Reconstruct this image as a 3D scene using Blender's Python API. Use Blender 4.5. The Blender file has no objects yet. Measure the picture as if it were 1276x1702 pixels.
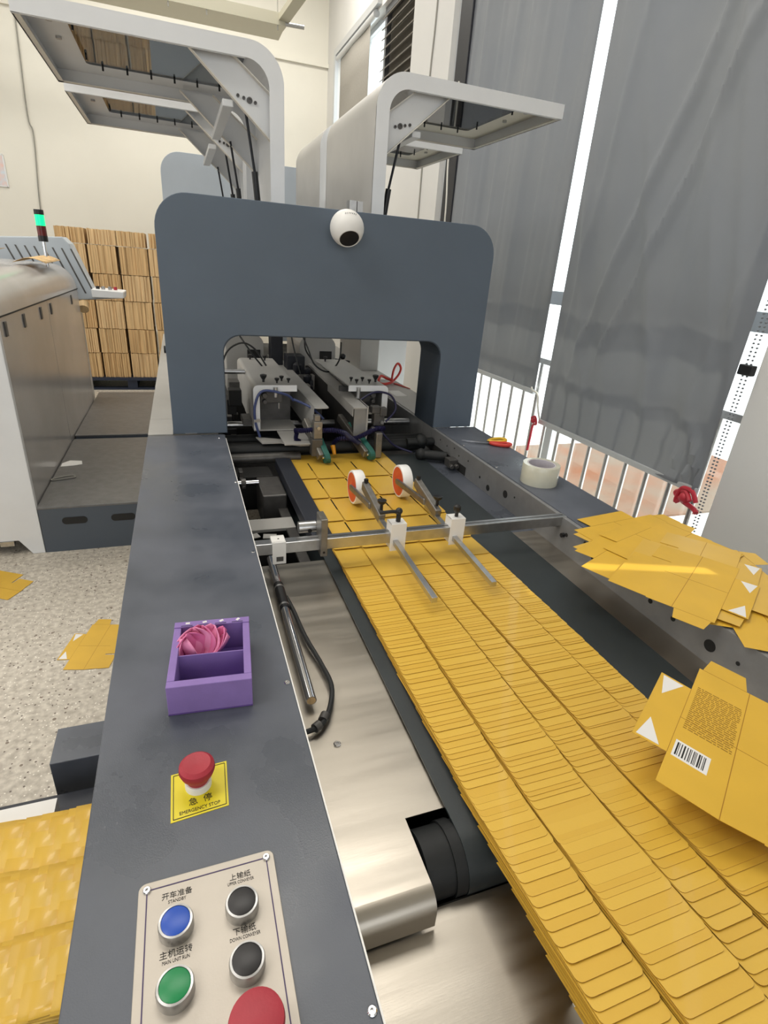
import bpy, math, random
from mathutils import Vector, Matrix, Euler
random.seed(7)
PI = math.pi
sc = bpy.context.scene
COL = sc.collection

# ---------------------------------------------------------------- camera, world, lights, exposure
cam_d = bpy.data.cameras.new('camera'); cam = bpy.data.objects.new('camera', cam_d); COL.objects.link(cam)
cam_d.sensor_fit = 'HORIZONTAL'; cam_d.sensor_width = 36.0; cam_d.lens = 36.0 * 894.24 / 1276.0
cam_d.clip_start = 0.02; cam_d.clip_end = 200
rx = (0.94163161, -0.32912969, 0.07073587)       # camera right, up, forward in the world
up = (0.07501795, 0.40998525, 0.90900187)
fw = (0.32818017, 0.85063844, -0.4107457)
cam.matrix_world = Matrix(((rx[0], up[0], -fw[0], 0), (rx[1], up[1], -fw[1], 0), (rx[2], up[2], -fw[2], 1.45), (0, 0, 0, 1)))
sc.camera = cam

w = bpy.data.worlds.new('overcast_sky'); sc.world = w; w.use_nodes = True
wn = w.node_tree.nodes; bg = wn['Background']
bg.inputs['Color'].default_value = (0.93, 0.97, 1.0, 1); bg.inputs['Strength'].default_value = 3.2

def area(name, loc, rot, sx, sy, power, color=(1, 1, 1)):
    l = bpy.data.lights.new(name, 'AREA'); l.shape = 'RECTANGLE'; l.size = sx; l.size_y = sy
    l.energy = power; l.color = color
    o = bpy.data.objects.new(name, l); COL.objects.link(o); o.location = loc; o.rotation_euler = rot
    return o
WARM = (1.0, 0.96, 0.89)
area('ceiling_lamp', (-2.6, 0.6, 4.55), (0, 0, 0), 2.4, 1.2, 75, WARM)
area('ceiling_lamp', (-2.6, 4.4, 4.55), (0, 0, 0), 2.4, 1.2, 85, WARM)
area('ceiling_lamp', (0.4, 6.2, 4.55), (0, 0, 0), 2.4, 1.0, 75, WARM)
area('ceiling_lamp', (0.3, 2.2, 4.55), (0, 0, 0), 2.4, 1.2, 55, WARM)
area('rear_window_daylight', (-1.0, -3.85, 2.3), (math.radians(90), 0, 0), 5.0, 2.6, 75, (0.9, 0.95, 1.0))
area('left_window_daylight', (-6.85, 2.0, 2.2), (math.radians(90), 0, math.radians(-90)), 6.0, 2.6, 70, (0.92, 0.96, 1.0))

sun_d = bpy.data.lights.new('sun', 'SUN'); sun_d.energy = 5.0; sun_d.angle = math.radians(0.53); sun_d.color = (1.0, 0.95, 0.86)
sun = bpy.data.objects.new('sun', sun_d); COL.objects.link(sun)
sun.rotation_euler = Vector((-0.949, 0.316, -0.80)).to_track_quat('-Z', 'Y').to_euler()

sc.view_settings.view_transform = 'Standard'; sc.view_settings.look = 'None'
sc.view_settings.gamma = 1.0; sc.view_settings.use_curve_mapping = False
sc.view_settings.exposure = 0.0

# ---------------------------------------------------------------- materials
def lin(c):
    return tuple(((v / 255) / 12.92 if v / 255 <= 0.04045 else (((v / 255) + 0.055) / 1.055) ** 2.4) for v in c)
MATS = {}
def mat(name, rgb, rough=0.5, metal=0.0, var=0.0, scale=20, bump=0.0, bscale=200, rgb2=None, spec=0.5, coat=0.0, emit=0.0, stretch=None, alpha=1.0, rvar=0.0):
    m = bpy.data.materials.new(name); m.use_nodes = True; nt = m.node_tree; b = nt.nodes['Principled BSDF']
    c = lin(rgb); b.inputs['Base Color'].default_value = (*c, 1)
    b.inputs['Roughness'].default_value = rough; b.inputs['Metallic'].default_value = metal
    b.inputs['Specular IOR Level'].default_value = spec; b.inputs['Coat Weight'].default_value = coat
    if emit: b.inputs['Emission Color'].default_value = (*c, 1); b.inputs['Emission Strength'].default_value = emit
    tc = nt.nodes.new('ShaderNodeTexCoord'); mp = nt.nodes.new('ShaderNodeMapping')
    nt.links.new(tc.outputs['Object'], mp.inputs['Vector'])
    if stretch: mp.inputs['Scale'].default_value = stretch
    if var or rgb2 or rvar:
        n = nt.nodes.new('ShaderNodeTexNoise'); n.inputs['Scale'].default_value = scale; n.inputs['Detail'].default_value = 5
        nt.links.new(mp.outputs['Vector'], n.inputs['Vector'])
        if var or rgb2:
            r = nt.nodes.new('ShaderNodeValToRGB')
            a = c if not rgb2 else lin(rgb2)
            lo = tuple(v * (1 - var) for v in c); hi = tuple(min(1, v * (1 + var)) for v in c) if not rgb2 else a
            r.color_ramp.elements[0].position = 0.35; r.color_ramp.elements[1].position = 0.68
            r.color_ramp.elements[0].color = (*lo, 1); r.color_ramp.elements[1].color = (*hi, 1)
            nt.links.new(n.outputs['Fac'], r.inputs['Fac']); nt.links.new(r.outputs['Color'], b.inputs['Base Color'])
        if rvar:
            mr = nt.nodes.new('ShaderNodeMapRange'); mr.inputs['From Min'].default_value = 0.35; mr.inputs['From Max'].default_value = 0.65
            mr.inputs['To Min'].default_value = max(0.03, rough - rvar); mr.inputs['To Max'].default_value = min(1, rough + rvar)
            nt.links.new(n.outputs['Fac'], mr.inputs['Value']); nt.links.new(mr.outputs['Result'], b.inputs['Roughness'])
    if bump:
        n2 = nt.nodes.new('ShaderNodeTexNoise'); n2.inputs['Scale'].default_value = bscale; n2.inputs['Detail'].default_value = 3
        nt.links.new(mp.outputs['Vector'], n2.inputs['Vector'])
        bp = nt.nodes.new('ShaderNodeBump'); bp.inputs['Strength'].default_value = bump; bp.inputs['Distance'].default_value = 0.002
        nt.links.new(n2.outputs['Fac'], bp.inputs['Height']); nt.links.new(bp.outputs['Normal'], b.inputs['Normal'])
    MATS[name] = m
    return m
M = MATS
mat('deck_paint', (78, 83, 92), 0.37, 0.0, 0.08, 7, 0.08, 700, rvar=0.13, rgb2=(92, 96, 106))
mat('arch_paint', (86, 98, 112), 0.5, 0.0, 0.04, 6, 0.05, 500)
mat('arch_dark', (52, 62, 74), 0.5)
mat('pale_grey_paint', (176, 184, 192), 0.45, 0, 0.03, 5)
mat('white_paint', (226, 227, 228), 0.38, 0, 0.03, 5)
mat('cream_paint', (222, 217, 206), 0.4, 0, 0.03, 6)
mat('machine_grey', (172, 170, 166), 0.4, 0, 0.05, 6)
mat('cabinet_paint', (186, 183, 181), 0.22, 0.25, 0.05, 3)
mat('tray_inside', (190, 182, 176), 0.5, 0, 0.05, 8)
mat('stainless', (178, 171, 160), 0.36, 1.0, 0.04, 3, 0.03, 60, stretch=(1, 12, 1), rvar=0.06)
mat('side_steel', (150, 150, 150), 0.5, 0.55, 0.06, 30, 0.05, 500)
mat('zinc', (190, 190, 190), 0.32, 1.0, 0.08, 60, 0.05, 300)
mat('chrome', (225, 225, 228), 0.12, 1.0)
mat('dark_steel', (92, 90, 88), 0.45, 0.6, 0.15, 30)
mat('steel_block', (140, 136, 130), 0.4, 0.8, 0.12, 60)
mat('black_plastic', (26, 26, 28), 0.4)
mat('rubber', (22, 24, 25), 0.6)
mat('pit_dark', (30, 29, 28), 0.7, 0, 0.4, 12)
mat('belt', (42, 48, 50), 0.42, 0, 0.08, 12, 0.1, 900)
mat('belt_rail', (34, 38, 48), 0.5)
mat('panel_face', (182, 174, 163), 0.42, 0.35, 0.02, 40, 0.04, 500)
mat('violet_line', (66, 50, 92), 0.5)
mat('blue_cap', (28, 78, 180), 0.35)
mat('green_cap', (12, 132, 74), 0.35)
mat('black_cap', (30, 28, 30), 0.4)
mat('red_cap', (168, 44, 58), 0.5, 0, 0.05, 60, 0.1, 400)
mat('yellow_label', (226, 208, 34), 0.4)
mat('ink', (24, 22, 20), 0.6)
mat('white_plastic', (232, 230, 226), 0.4)
mat('tyre_white', (240, 238, 236), 0.5)
mat('orange_red', (214, 84, 50), 0.4)
mat('carton', (216, 174, 66), 0.38, 0, 0.05, 5, 0.05, 400, coat=0.15)
mat('carton_b', (214, 171, 63), 0.38, 0, 0.05, 5, 0.05, 400, coat=0.15)
mat('carton_c', (219, 178, 70), 0.36, 0, 0.05, 5, 0.05, 400, coat=0.15)
mat('carton_matte', (214, 170, 52), 0.5, 0, 0.05, 8, 0.05, 300)
mat('board_edge', (168, 122, 52), 0.7)
mat('crease', (160, 112, 18), 0.6)
mat('print_dark', (150, 112, 22), 0.5)
mat('blank_white', (228, 226, 224), 0.5)
mat('purple', (140, 114, 178), 0.7, 0, 0.06, 30, 0.1, 600)
mat('purple_dark', (104, 76, 150), 0.75, 0, 0.05, 30)
mat('pink', (232, 122, 172), 0.5, 0, 0.06, 25)
mat('pink_light', (244, 152, 194), 0.5, 0, 0.06, 25)
mat('kraft', (212, 180, 132), 0.7, 0, 0.16, 12, stretch=(7, 1, 0.25))
mat('kraft_b', (207, 173, 124), 0.7, 0, 0.18, 14, stretch=(7, 1, 0.25))
mat('kraft_c', (217, 186, 140), 0.7, 0, 0.16, 12, stretch=(7, 1, 0.25))
mat('pallet_blue', (34, 42, 62), 0.6)
mat('step_paint', (78, 86, 96), 0.45)
mat('step_tread', (112, 112, 112), 0.4, 0.35, 0.1, 25, 0.6, 160)
mat('wall_paint', (232, 229, 218), 0.8, 0, 0.02, 2, 0.05, 120)
mat('wall_paint_grey', (214, 213, 210), 0.8, 0, 0.02, 2, 0.05, 120)
mat('ceiling_paint', (225, 222, 214), 0.9)
mat('frame_alu', (200, 202, 204), 0.4, 0.3)
mat('frame_grey', (112, 114, 118), 0.5, 0.2)
mat('bar_steel', (205, 202, 198), 0.22, 0.7)
mat('louvre', (146, 142, 136), 0.5, 0.2)
mat('blind_fabric', (150, 146, 138), 0.85, 0, 0.04, 60, 0.1, 400)
mat('cord', (225, 222, 212), 0.6)
mat('tie_red', (190, 46, 62), 0.5)
mat('cable_black', (24, 26, 34), 0.55)
mat('cable_grey', (150, 148, 140), 0.6)
mat('tray_metal', (186, 182, 164), 0.45, 0.4)
mat('hose_blue', (26, 24, 62), 0.45)
mat('hose_slate', (62, 74, 118), 0.45)
mat('belt_green', (28, 92, 82), 0.5)
mat('nozzle_orange', (236, 160, 30), 0.4)
mat('handle_red', (206, 62, 52), 0.45)
mat('handle_yellow', (220, 176, 44), 0.45)
mat('tape_side', (206, 204, 186), 0.25, 0, 0.03, 40, coat=0.4)
mat('tape_core', (196, 190, 196), 0.6)
mat('paper_white', (236, 234, 230), 0.7)
mat('lamp_green', (10, 225, 130), 0.3, emit=1.6)
mat('lamp_red', (92, 26, 22), 0.3)
mat('terracotta', (134, 82, 50), 0.9, 0, 0.15, 1.6, rgb2=(116, 100, 86))
mat('concrete_out', (225, 226, 228), 0.9)
mat('notice_paper', (206, 222, 232), 0.5, 0, 0.0, 14, rgb2=(232, 196, 186))

def terrazzo():
    m = bpy.data.materials.new('terrazzo'); m.use_nodes = True; nt = m.node_tree; b = nt.nodes['Principled BSDF']
    b.inputs['Roughness'].default_value = 0.45
    tc = nt.nodes.new('ShaderNodeTexCoord')
    last = None
    base = nt.nodes.new('ShaderNodeTexNoise'); base.inputs['Scale'].default_value = 45; base.inputs['Detail'].default_value = 6
    r0 = nt.nodes.new('ShaderNodeValToRGB'); r0.color_ramp.elements[0].color = (*lin((172, 163, 150)), 1); r0.color_ramp.elements[1].color = (*lin((208, 200, 186)), 1)
    r0.color_ramp.elements[0].position = .35; r0.color_ramp.elements[1].position = .65
    nt.links.new(tc.outputs['Object'], base.inputs['Vector']); nt.links.new(base.outputs['Fac'], r0.inputs['Fac']); last = r0.outputs['Color']
    for sc_, th, col, rnd in ((60, 0.20, (104, 92, 82), 0.62), (34, 0.20, (126, 112, 98), 0.80), (95, 0.24, (232, 226, 214), 0.6)):
        v = nt.nodes.new('ShaderNodeTexVoronoi'); v.inputs['Scale'].default_value = sc_; nt.links.new(tc.outputs['Object'], v.inputs['Vector'])
        lt = nt.nodes.new('ShaderNodeMath'); lt.operation = 'LESS_THAN'; lt.inputs[1].default_value = th; nt.links.new(v.outputs['Distance'], lt.inputs[0])
        sp = nt.nodes.new('ShaderNodeSeparateColor'); nt.links.new(v.outputs['Color'], sp.inputs['Color'])
        gt = nt.nodes.new('ShaderNodeMath'); gt.operation = 'GREATER_THAN'; gt.inputs[1].default_value = rnd; nt.links.new(sp.outputs[0], gt.inputs[0])
        mu = nt.nodes.new('ShaderNodeMath'); mu.operation = 'MULTIPLY'; nt.links.new(lt.outputs[0], mu.inputs[0]); nt.links.new(gt.outputs[0], mu.inputs[1])
        mx = nt.nodes.new('ShaderNodeMix'); mx.data_type = 'RGBA'; nt.links.new(mu.outputs[0], mx.inputs['Factor']); nt.links.new(last, mx.inputs['A']); mx.inputs['B'].default_value = (*lin(col), 1)
        last = mx.outputs['Result']
    nt.links.new(last, b.inputs['Base Color']); M['terrazzo'] = m
terrazzo()
def glass():
    m = bpy.data.materials.new('window_glass'); m.use_nodes = True; nt = m.node_tree; nt.nodes.clear()
    o = nt.nodes.new('ShaderNodeOutputMaterial'); t = nt.nodes.new('ShaderNodeBsdfTransparent'); g = nt.nodes.new('ShaderNodeBsdfGlossy')
    g.inputs['Roughness'].default_value = 0.03; x = nt.nodes.new('ShaderNodeMixShader'); x.inputs['Fac'].default_value = 0.08
    t.inputs['Color'].default_value = (0.93, 0.96, 0.95, 1)
    nt.links.new(t.outputs[0], x.inputs[1]); nt.links.new(g.outputs[0], x.inputs[2]); nt.links.new(x.outputs[0], o.inputs['Surface']); M['window_glass'] = m
    m = m.copy(); m.name = 'smoked_acrylic'; nt = m.node_tree
    for n in nt.nodes:
        if n.type == 'BSDF_TRANSPARENT': n.inputs['Color'].default_value = (0.26, 0.28, 0.30, 1)
        if n.type == 'MIX_SHADER': n.inputs['Fac'].default_value = 0.30
    M['smoked_acrylic'] = m
glass()
def curtain_mat():
    m = mat('curtain', (104, 108, 116), 0.75, 0, 0.04, 1.5, 0.05, 500, rgb2=(114, 116, 120)); nt = m.node_tree
    b = nt.nodes['Principled BSDF']; o = nt.nodes['Material Output']
    tr = nt.nodes.new('ShaderNodeBsdfTranslucent'); tr.inputs['Color'].default_value = (*lin((150, 148, 146)), 1)
    x = nt.nodes.new('ShaderNodeMixShader'); x.inputs['Fac'].default_value = 0.10
    nt.links.new(b.outputs[0], x.inputs[1]); nt.links.new(tr.outputs[0], x.inputs[2]); nt.links.new(x.outputs[0], o.inputs['Surface'])
curtain_mat()

# ---------------------------------------------------------------- mesh helpers
class MB:
    def __init__(s): s.v = []; s.f = []
    def add(s, vs, fs):
        n = len(s.v); s.v += [tuple(v) for v in vs]; s.f += [tuple(i + n for i in f) for f in fs]; return s
    def box(s, x0, x1, y0, y1, z0, z1, rot=None, c=None):
        vs = [(x, y, z) for z in (z0, z1) for y in (y0, y1) for x in (x0, x1)]
        if rot is not None:
            c = Vector(c) if c is not None else Vector(((x0 + x1) / 2, (y0 + y1) / 2, (z0 + z1) / 2)); R = Euler(rot).to_matrix()
            vs = [R @ (Vector(v) - c) + c for v in vs]
        return s.add(vs, [(0, 2, 3, 1), (4, 5, 7, 6), (0, 1, 5, 4), (2, 6, 7, 3), (0, 4, 6, 2), (1, 3, 7, 5)])
    def bar(s, p, q, w, h, upv=(0, 0, 1)):
        p = Vector(p); q = Vector(q); d = (q - p).normalized(); a = d.cross(Vector(upv)).normalized(); b = a.cross(d)
        vs = [e + a * sx * w / 2 + b * sy * h / 2 for e in (p, q) for sx, sy in ((-1, -1), (1, -1), (1, 1), (-1, 1))]
        return s.add(vs, [(3, 2, 1, 0), (4, 5, 6, 7), (0, 1, 5, 4), (1, 2, 6, 5), (2, 3, 7, 6), (3, 0, 4, 7)])
    def prism(s, pts, axis, a0, a1):
        # pts: 2-D outline; axis x: (y,z); axis y: (x,z); axis z: (x,y)
        n = len(pts)
        def mk(p, a): return {'x': (a, p[0], p[1]), 'y': (p[0], a, p[1]), 'z': (p[0], p[1], a)}[axis]
        vs = [mk(p, a0) for p in pts] + [mk(p, a1) for p in pts]
        return s.add(vs, [tuple(range(n))[::-1], tuple(range(n, 2 * n))] + [(i, (i + 1) % n, n + (i + 1) % n, n + i) for i in range(n)])
    def strip(s, outer, inner, axis, a0, a1):
        # closed band between two open polylines of equal count, extruded
        pts = list(outer) + list(inner)[::-1]; n = len(outer)
        def mk(p, a): return {'x': (a, p[0], p[1]), 'y': (p[0], a, p[1]), 'z': (p[0], p[1], a)}[axis]
        N = 2 * n; vs = [mk(p, a0) for p in pts] + [mk(p, a1) for p in pts]; fs = []
        for i in range(n - 1):
            a, b, c, d = i, i + 1, N - 2 - i, N - 1 - i
            fs += [(d, c, b, a), (a + N, b + N, c + N, d + N)]
        fs += [(i, (i + 1) % N, N + (i + 1) % N, N + i) for i in range(N)]
        return s.add(vs, fs)
    def cyl(s, p, q, r, r2=None, seg=16, caps=True):
        p = Vector(p); q = Vector(q); r2 = r if r2 is None else r2; d = (q - p).normalized()
        a = d.cross(Vector((0, 0, 1)) if abs(d.z) < 0.9 else Vector((1, 0, 0))).normalized(); b = d.cross(a)
        vs = [e + (a * math.cos(t) + b * math.sin(t)) * rr for e, rr in ((p, r), (q, r2)) for t in [2 * PI * i / seg for i in range(seg)]]
        fs = [(i, (i + 1) % seg, seg + (i + 1) % seg, seg + i) for i in range(seg)]
        if caps: fs += [tuple(range(seg))[::-1], tuple(range(seg, 2 * seg))]
        return s.add(vs, fs)
    def lathe(s, prof, c, axis='z', seg=24):
        # prof: (radius, height)
        c = Vector(c); n = len(prof); vs = []
        for r, h in prof:
            for i in range(seg):
                t = 2 * PI * i / seg; u, v = r * math.cos(t), r * math.sin(t)
                vs.append(c + Vector({'z': (u, v, h), 'x': (h, u, v), 'y': (v, h, u)}[axis]))
        fs = [(k * seg + i, k * seg + (i + 1) % seg, (k + 1) * seg + (i + 1) % seg, (k + 1) * seg + i) for k in range(n - 1) for i in range(seg)]
        if prof[0] == prof[-1]: return s.add(vs, fs)
        if prof[0][0] > 1e-6: fs.append(tuple(range(seg))[::-1])
        if prof[-1][0] > 1e-6: fs.append(tuple((n - 1) * seg + i for i in range(seg)))
        return s.add(vs, fs)
    def tube(s, pts, r, seg=8, sub=6, closed=False):
        P = [Vector(p) for p in pts]
        if len(P) > 2 and sub > 1:                                  # catmull-rom
            Q = []
            m = len(P)
            for i in range(m if closed else m - 1):
                g = lambda k: P[k % m] if closed else P[max(0, min(m - 1, k))]
                p0, p1, p2, p3 = g(i - 1), g(i), g(i + 1), g(i + 2)
                for j in range(sub):
                    t = j / sub
                    Q.append(0.5 * ((2 * p1) + (-p0 + p2) * t + (2 * p0 - 5 * p1 + 4 * p2 - p3) * t * t + (-p0 + 3 * p1 - 3 * p2 + p3) * t ** 3))
            if not closed: Q.append(P[-1])
            P = Q
        n = len(P); vs = []; a = None
        for i in range(n):
            d = (P[(i + 1) % n] - P[i - 1]) if closed else (P[min(n - 1, i + 1)] - P[max(0, i - 1)])
            d.normalize()
            if a is None: a = d.cross(Vector((0.3, 0.2, 1))).normalized()
            a = (a - d * a.dot(d)).normalized(); b = d.cross(a)
            rr = r(i / (n - 1)) if callable(r) else r
            vs += [P[i] + (a * math.cos(2 * PI * k / seg) + b * math.sin(2 * PI * k / seg)) * rr for k in range(seg)]
        fs = []
        for i in range(n if closed else n - 1):
            j = (i + 1) % n
            fs += [(i * seg + k, i * seg + (k + 1) % seg, j * seg + (k + 1) % seg, j * seg + k) for k in range(seg)]
        if not closed: fs += [tuple(range(seg))[::-1], tuple((n - 1) * seg + k for k in range(seg))]
        return s.add(vs, fs)
    def ball(s, c, r, seg=16, rings=10, sz=1.0):
        prof = [(max(1e-7, r * math.sin(PI * i / rings)), -r * math.cos(PI * i / rings) * sz) for i in range(rings + 1)]
        return s.lathe(prof, c, 'z', seg)
    def grid(s, fn, nu, nv, thick=None):
        vs = [Vector(fn(i / nu, j / nv)) for j in range(nv + 1) for i in range(nu + 1)]
        fs = [(j * (nu + 1) + i, j * (nu + 1) + i + 1, (j + 1) * (nu + 1) + i + 1, (j + 1) * (nu + 1) + i) for j in range(nv) for i in range(nu)]
        return s.add(vs, fs)

def rrect(x0, x1, y0, y1, r, n=5, corners=(1, 1, 1, 1)):
    # ccw from lower-left
    out = []
    for k, (cx, cy, a0) in enumerate(((x0 + r, y0 + r, PI), (x1 - r, y0 + r, 1.5 * PI), (x1 - r, y1 - r, 0), (x0 + r, y1 - r, 0.5 * PI))):
        if corners[k]: out += [(cx + r * math.cos(a0 + i / n * PI / 2), cy + r * math.sin(a0 + i / n * PI / 2)) for i in range(n + 1)]
        else: out.append(((x0, x1, x1, x0)[k], (y0, y0, y1, y1)[k]))
    return out

def worigin(o):
    v = Vector((0, 0, 0))
    while o is not None: v = v + Vector(o.location); o = o.parent
    return v
def obj(name, mb, m, parent=None, smooth=False, bevel=0, solid=0, label=None, kind=None):
    off = worigin(parent)
    me = bpy.data.meshes.new(name); me.from_pydata([tuple(Vector(v) - off) for v in mb.v], [], mb.f)
    me.materials.append(M[m] if isinstance(m, str) else m)
    if smooth: me.shade_smooth()
    me.update()
    o = bpy.data.objects.new(name, me); COL.objects.link(o)
    if parent: o.parent = parent
    if smooth:
        try:
            md = o.modifiers.new('edge_split', 'EDGE_SPLIT'); md.split_angle = math.radians(38)
        except Exception: pass
    if solid: md = o.modifiers.new('solidify', 'SOLIDIFY'); md.thickness = solid; md.offset = 0
    if bevel: md = o.modifiers.new('bevel', 'BEVEL'); md.width = bevel; md.segments = 2; md.limit_method = 'ANGLE'; md.angle_limit = math.radians(50)
    if label: o['label'] = label
    if kind: o['kind'] = kind
    return o
def tag(o, label, cat, group=None):
    o['label'] = label; o['category'] = cat
    if group: o['group'] = group
    return o
def thing(name, label, cat, loc=(0, 0, 0), rotz=0, group=None):
    o = bpy.data.objects.new(name, None); COL.objects.link(o); o.location = loc; o.rotation_euler = (0, 0, rotz)
    o.empty_display_size = 0.05
    return tag(o, label, cat, group)
def struct(name, mb, m, parent=None, **k):
    return obj(name, mb, m, parent, kind='structure', **k)
def text(name, s, size, loc, rotz, m, parent, rot=None, align='CENTER', extr=0.0002, sx=1.0):
    cu = bpy.data.curves.new(name + '_curve', 'FONT'); cu.body = s; cu.size = size; cu.align_x = align; cu.align_y = 'CENTER'; cu.extrude = extr; cu.resolution_u = 3
    t = bpy.data.objects.new(name + '_tmp', cu); COL.objects.link(t)
    bpy.context.view_layer.update()
    dg = bpy.context.evaluated_depsgraph_get(); me = bpy.data.meshes.new_from_object(t.evaluated_get(dg))
    bpy.data.objects.remove(t); bpy.data.curves.remove(cu)
    me.materials.clear(); me.materials.append(M[m]); me.name = name
    R = (Euler(rot).to_matrix() if rot else Euler((0, 0, rotz)).to_matrix()).to_4x4()
    me.transform(Matrix.Translation(Vector(loc) - worigin(parent)) @ R @ Matrix.Diagonal((sx, 1, 1, 1)))
    o = bpy.data.objects.new(name, me); COL.objects.link(o); o.parent = parent
    return o

# ---------------------------------------------------------------- the setting
struct('floor', MB().box(-7, 1.9, -4, 7.96, -0.1, 0), 'terrazzo')
struct('ceiling', MB().box(-7, 2.1, -4, 8.16, 4.8, 4.9), 'ceiling_paint')
struct('wall_far', MB().box(-7.1, 2.1, 7.96, 8.16, 0, 4.8), 'wall_paint')
struct('trim_1', MB().box(-7, 1.9, 7.925, 7.96, 3.60, 3.64), 'wall_paint')
struct('wall_left', MB().box(-7.1, -7, -4, 7.96, 0, 4.8), 'wall_paint_grey')
struct('wall_rear', MB().box(-7.1, 2.1, -4.1, -4, 0, 4.8), 'wall_paint_grey')
W = MB()
WX0, WX1 = 1.9, 2.1
W.box(WX0, WX1, -4, 0.10, 0, 4.8).box(WX0, WX1, 0.70, 1.38, 0, 4.8).box(WX0, WX1, 0.10, 0.70, 0, 1.585).box(WX0, WX1, 0.10, 0.70, 2.12, 4.8)
W.box(WX0, WX1, 1.38, 4.03, 0, 0.12).box(WX0, WX1, 1.38, 4.03, 3.85, 4.8)
W.box(WX0, WX1, 4.03, 4.97, 0, 4.8)
W.box(WX0, WX1, 4.97, 7.45, 0, 2.35).box(WX0, WX1, 4.97, 7.45, 3.58, 4.8)
W.box(WX0, WX1, 7.45, 7.96, 0, 4.8)
struct('wall_right', W, 'wall_paint_grey')
struct('pilaster', MB().box(1.84, 1.9, 4.20, 4.95, 0, 4.8), 'wall_paint_grey')

def window(name, y0, y1, z0, z1, mull, trans, m='frame_alu'):
    e = bpy.data.objects.new(name, None); COL.objects.link(e); e['kind'] = 'structure'; e.location = (2.0, y0, z0)
    X0, X1 = 1.98, 2.04
    fr = MB(); t = 0.045
    fr.box(X0, X1, y0, y1, z0, z0 + t).box(X0, X1, y0, y1, z1 - t, z1).box(X0, X1, y0, y0 + t, z0, z1).box(X0, X1, y1 - t, y1, z0, z1)
    struct('window_frame', fr, m, e)
    for y in mull: struct('mullion', MB().box(X0, X1, y - 0.03, y + 0.03, z0 + t, z1 - t), m, e)
    for z in trans: struct('transom', MB().box(X0, X1, y0 + t, y1 - t, z - 0.035, z + 0.035), m, e)
    ys = [y0 + t] + sorted(mull) + [y1 - t]
    for a, b in zip(ys[:-1], ys[1:]):
        struct('window_pane', MB().box(2.008, 2.012, a + 0.01, b - 0.01, z0 + t, z1 - t), 'window_glass', e)
    return e
window('window_1', 1.38, 4.03, 0.12, 3.85, [2.56], [1.37])
window('window_2', 5.95, 7.45, 2.35, 3.58, [6.7], [])
window('added_sun_window', 0.10, 0.70, 1.585, 2.12, [], [])  # unseen opening added to let a sun streak onto the carton pile
sb = thing('sun_slit_screen', 'added unseen slit screens that narrow the sun to a streak on the cartons', 'blind', (1.905, 0.4, 1.64))  # unseen screens added to cut the sunlight down to that streak
obj('fabric', MB().box(1.902, 1.905, 0.08, 0.394, 1.57, 2.13), 'blind_fabric', sb)
obj('fabric', MB().box(1.902, 1.905, 0.424, 0.72, 1.57, 2.13), 'blind_fabric', sb)
obj('upper_slit_mask', MB().box(1.895, 1.901, 0.08, 0.72, 1.868, 2.13), 'blind_fabric', sb)
obj('lower_slit_mask', MB().box(1.895, 1.901, 0.08, 0.72, 1.56, 1.638), 'blind_fabric', sb)
# louvred vent beside the second window
lv = thing('louvre_vent', 'grey slatted metal louvre set high in the right wall beside the small far window', 'vent', (1.96, 4.97, 2.35))
fr = MB().box(1.94, 2.02, 4.97, 5.02, 2.35, 3.58).box(1.94, 2.02, 5.90, 5.95, 2.35, 3.58).box(1.94, 2.02, 5.02, 5.90, 2.35, 2.40).box(1.94, 2.02, 5.02, 5.90, 3.53, 3.58)
obj('vent_frame', fr, 'frame_grey', lv)
obj('vent_back', MB().box(1.985, 1.99, 5.02, 5.90, 2.40, 3.53), 'blind_fabric', lv)
z = 2.45; first = None
while z < 3.52:
    if first is None:
        first = obj('slat', MB().box(1.885, 1.975, 5.02, 5.895, z - 0.004, z + 0.004, rot=(0, math.radians(-40), 0)), 'louvre', lv); z0_ = z
    else:
        c = first.copy(); COL.objects.link(c); c.parent = lv; c.location = (0, 0, z - z0_)
    z += 0.075
# roller blind over the far window
bl = thing('roller_blind', 'grey roller blind drawn down over the small far window', 'blind', (1.88, 6.3, 2.0))
obj('fabric', MB().grid(lambda u, v: (1.885 + 0.004 * math.sin(u * 9), 6.22 + u * 1.08, 2.42 + v * 1.11), 30, 4), 'blind_fabric', bl, smooth=True, solid=0.002)
obj('roller', MB().cyl((1.885, 6.05, 3.56), (1.885, 7.40, 3.56), 0.03), 'frame_alu', bl, smooth=True)
struct('trim_2', MB().box(1.86, 1.9, 5.95, 7.52, 3.60, 3.66).box(1.86, 1.9, 7.45, 7.52, 2.35, 3.60), 'frame_alu')

struct('trim_3', MB().box(1.88, 1.9, 3.93, 4.20, 0.12, 3.85), 'frame_alu')
# outside
struct('ground_outside', MB().box(2.1, 6.2, 3.3, 5.4, -0.5, -0.4), 'terracotta')
struct('ground_outside', MB().box(2.1, 6.2, -30, 3.3, -0.5, -0.42), 'concrete_out')
struct('ground_outside', MB().box(6.2, 40, -30, 60, -0.5, -0.42).box(2.1, 6.2, 5.4, 60, -0.5, -0.42), 'concrete_out')

# guard rail behind the curtains
gr = thing('guard_rail', 'row of steel guard bars across the big window below the curtains', 'railing', (1.945, 1.4, 0.12))
obj('rail', MB().box(1.93, 1.96, 1.385, 4.02, 1.02, 1.05).box(1.93, 1.96, 1.385, 4.02, 0.15, 0.18), 'bar_steel', gr)
y = 1.498; first = None
while y < 3.98:
    if first is None: first = obj('bar', MB().cyl((1.945, y, 0.18), (1.945, y, 1.02), 0.011, seg=12), 'bar_steel', gr, smooth=True); yy = y
    else: c = first.copy(); COL.objects.link(c); c.parent = gr; c.location = (0, y - yy, 0)
    y += 0.1325

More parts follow.
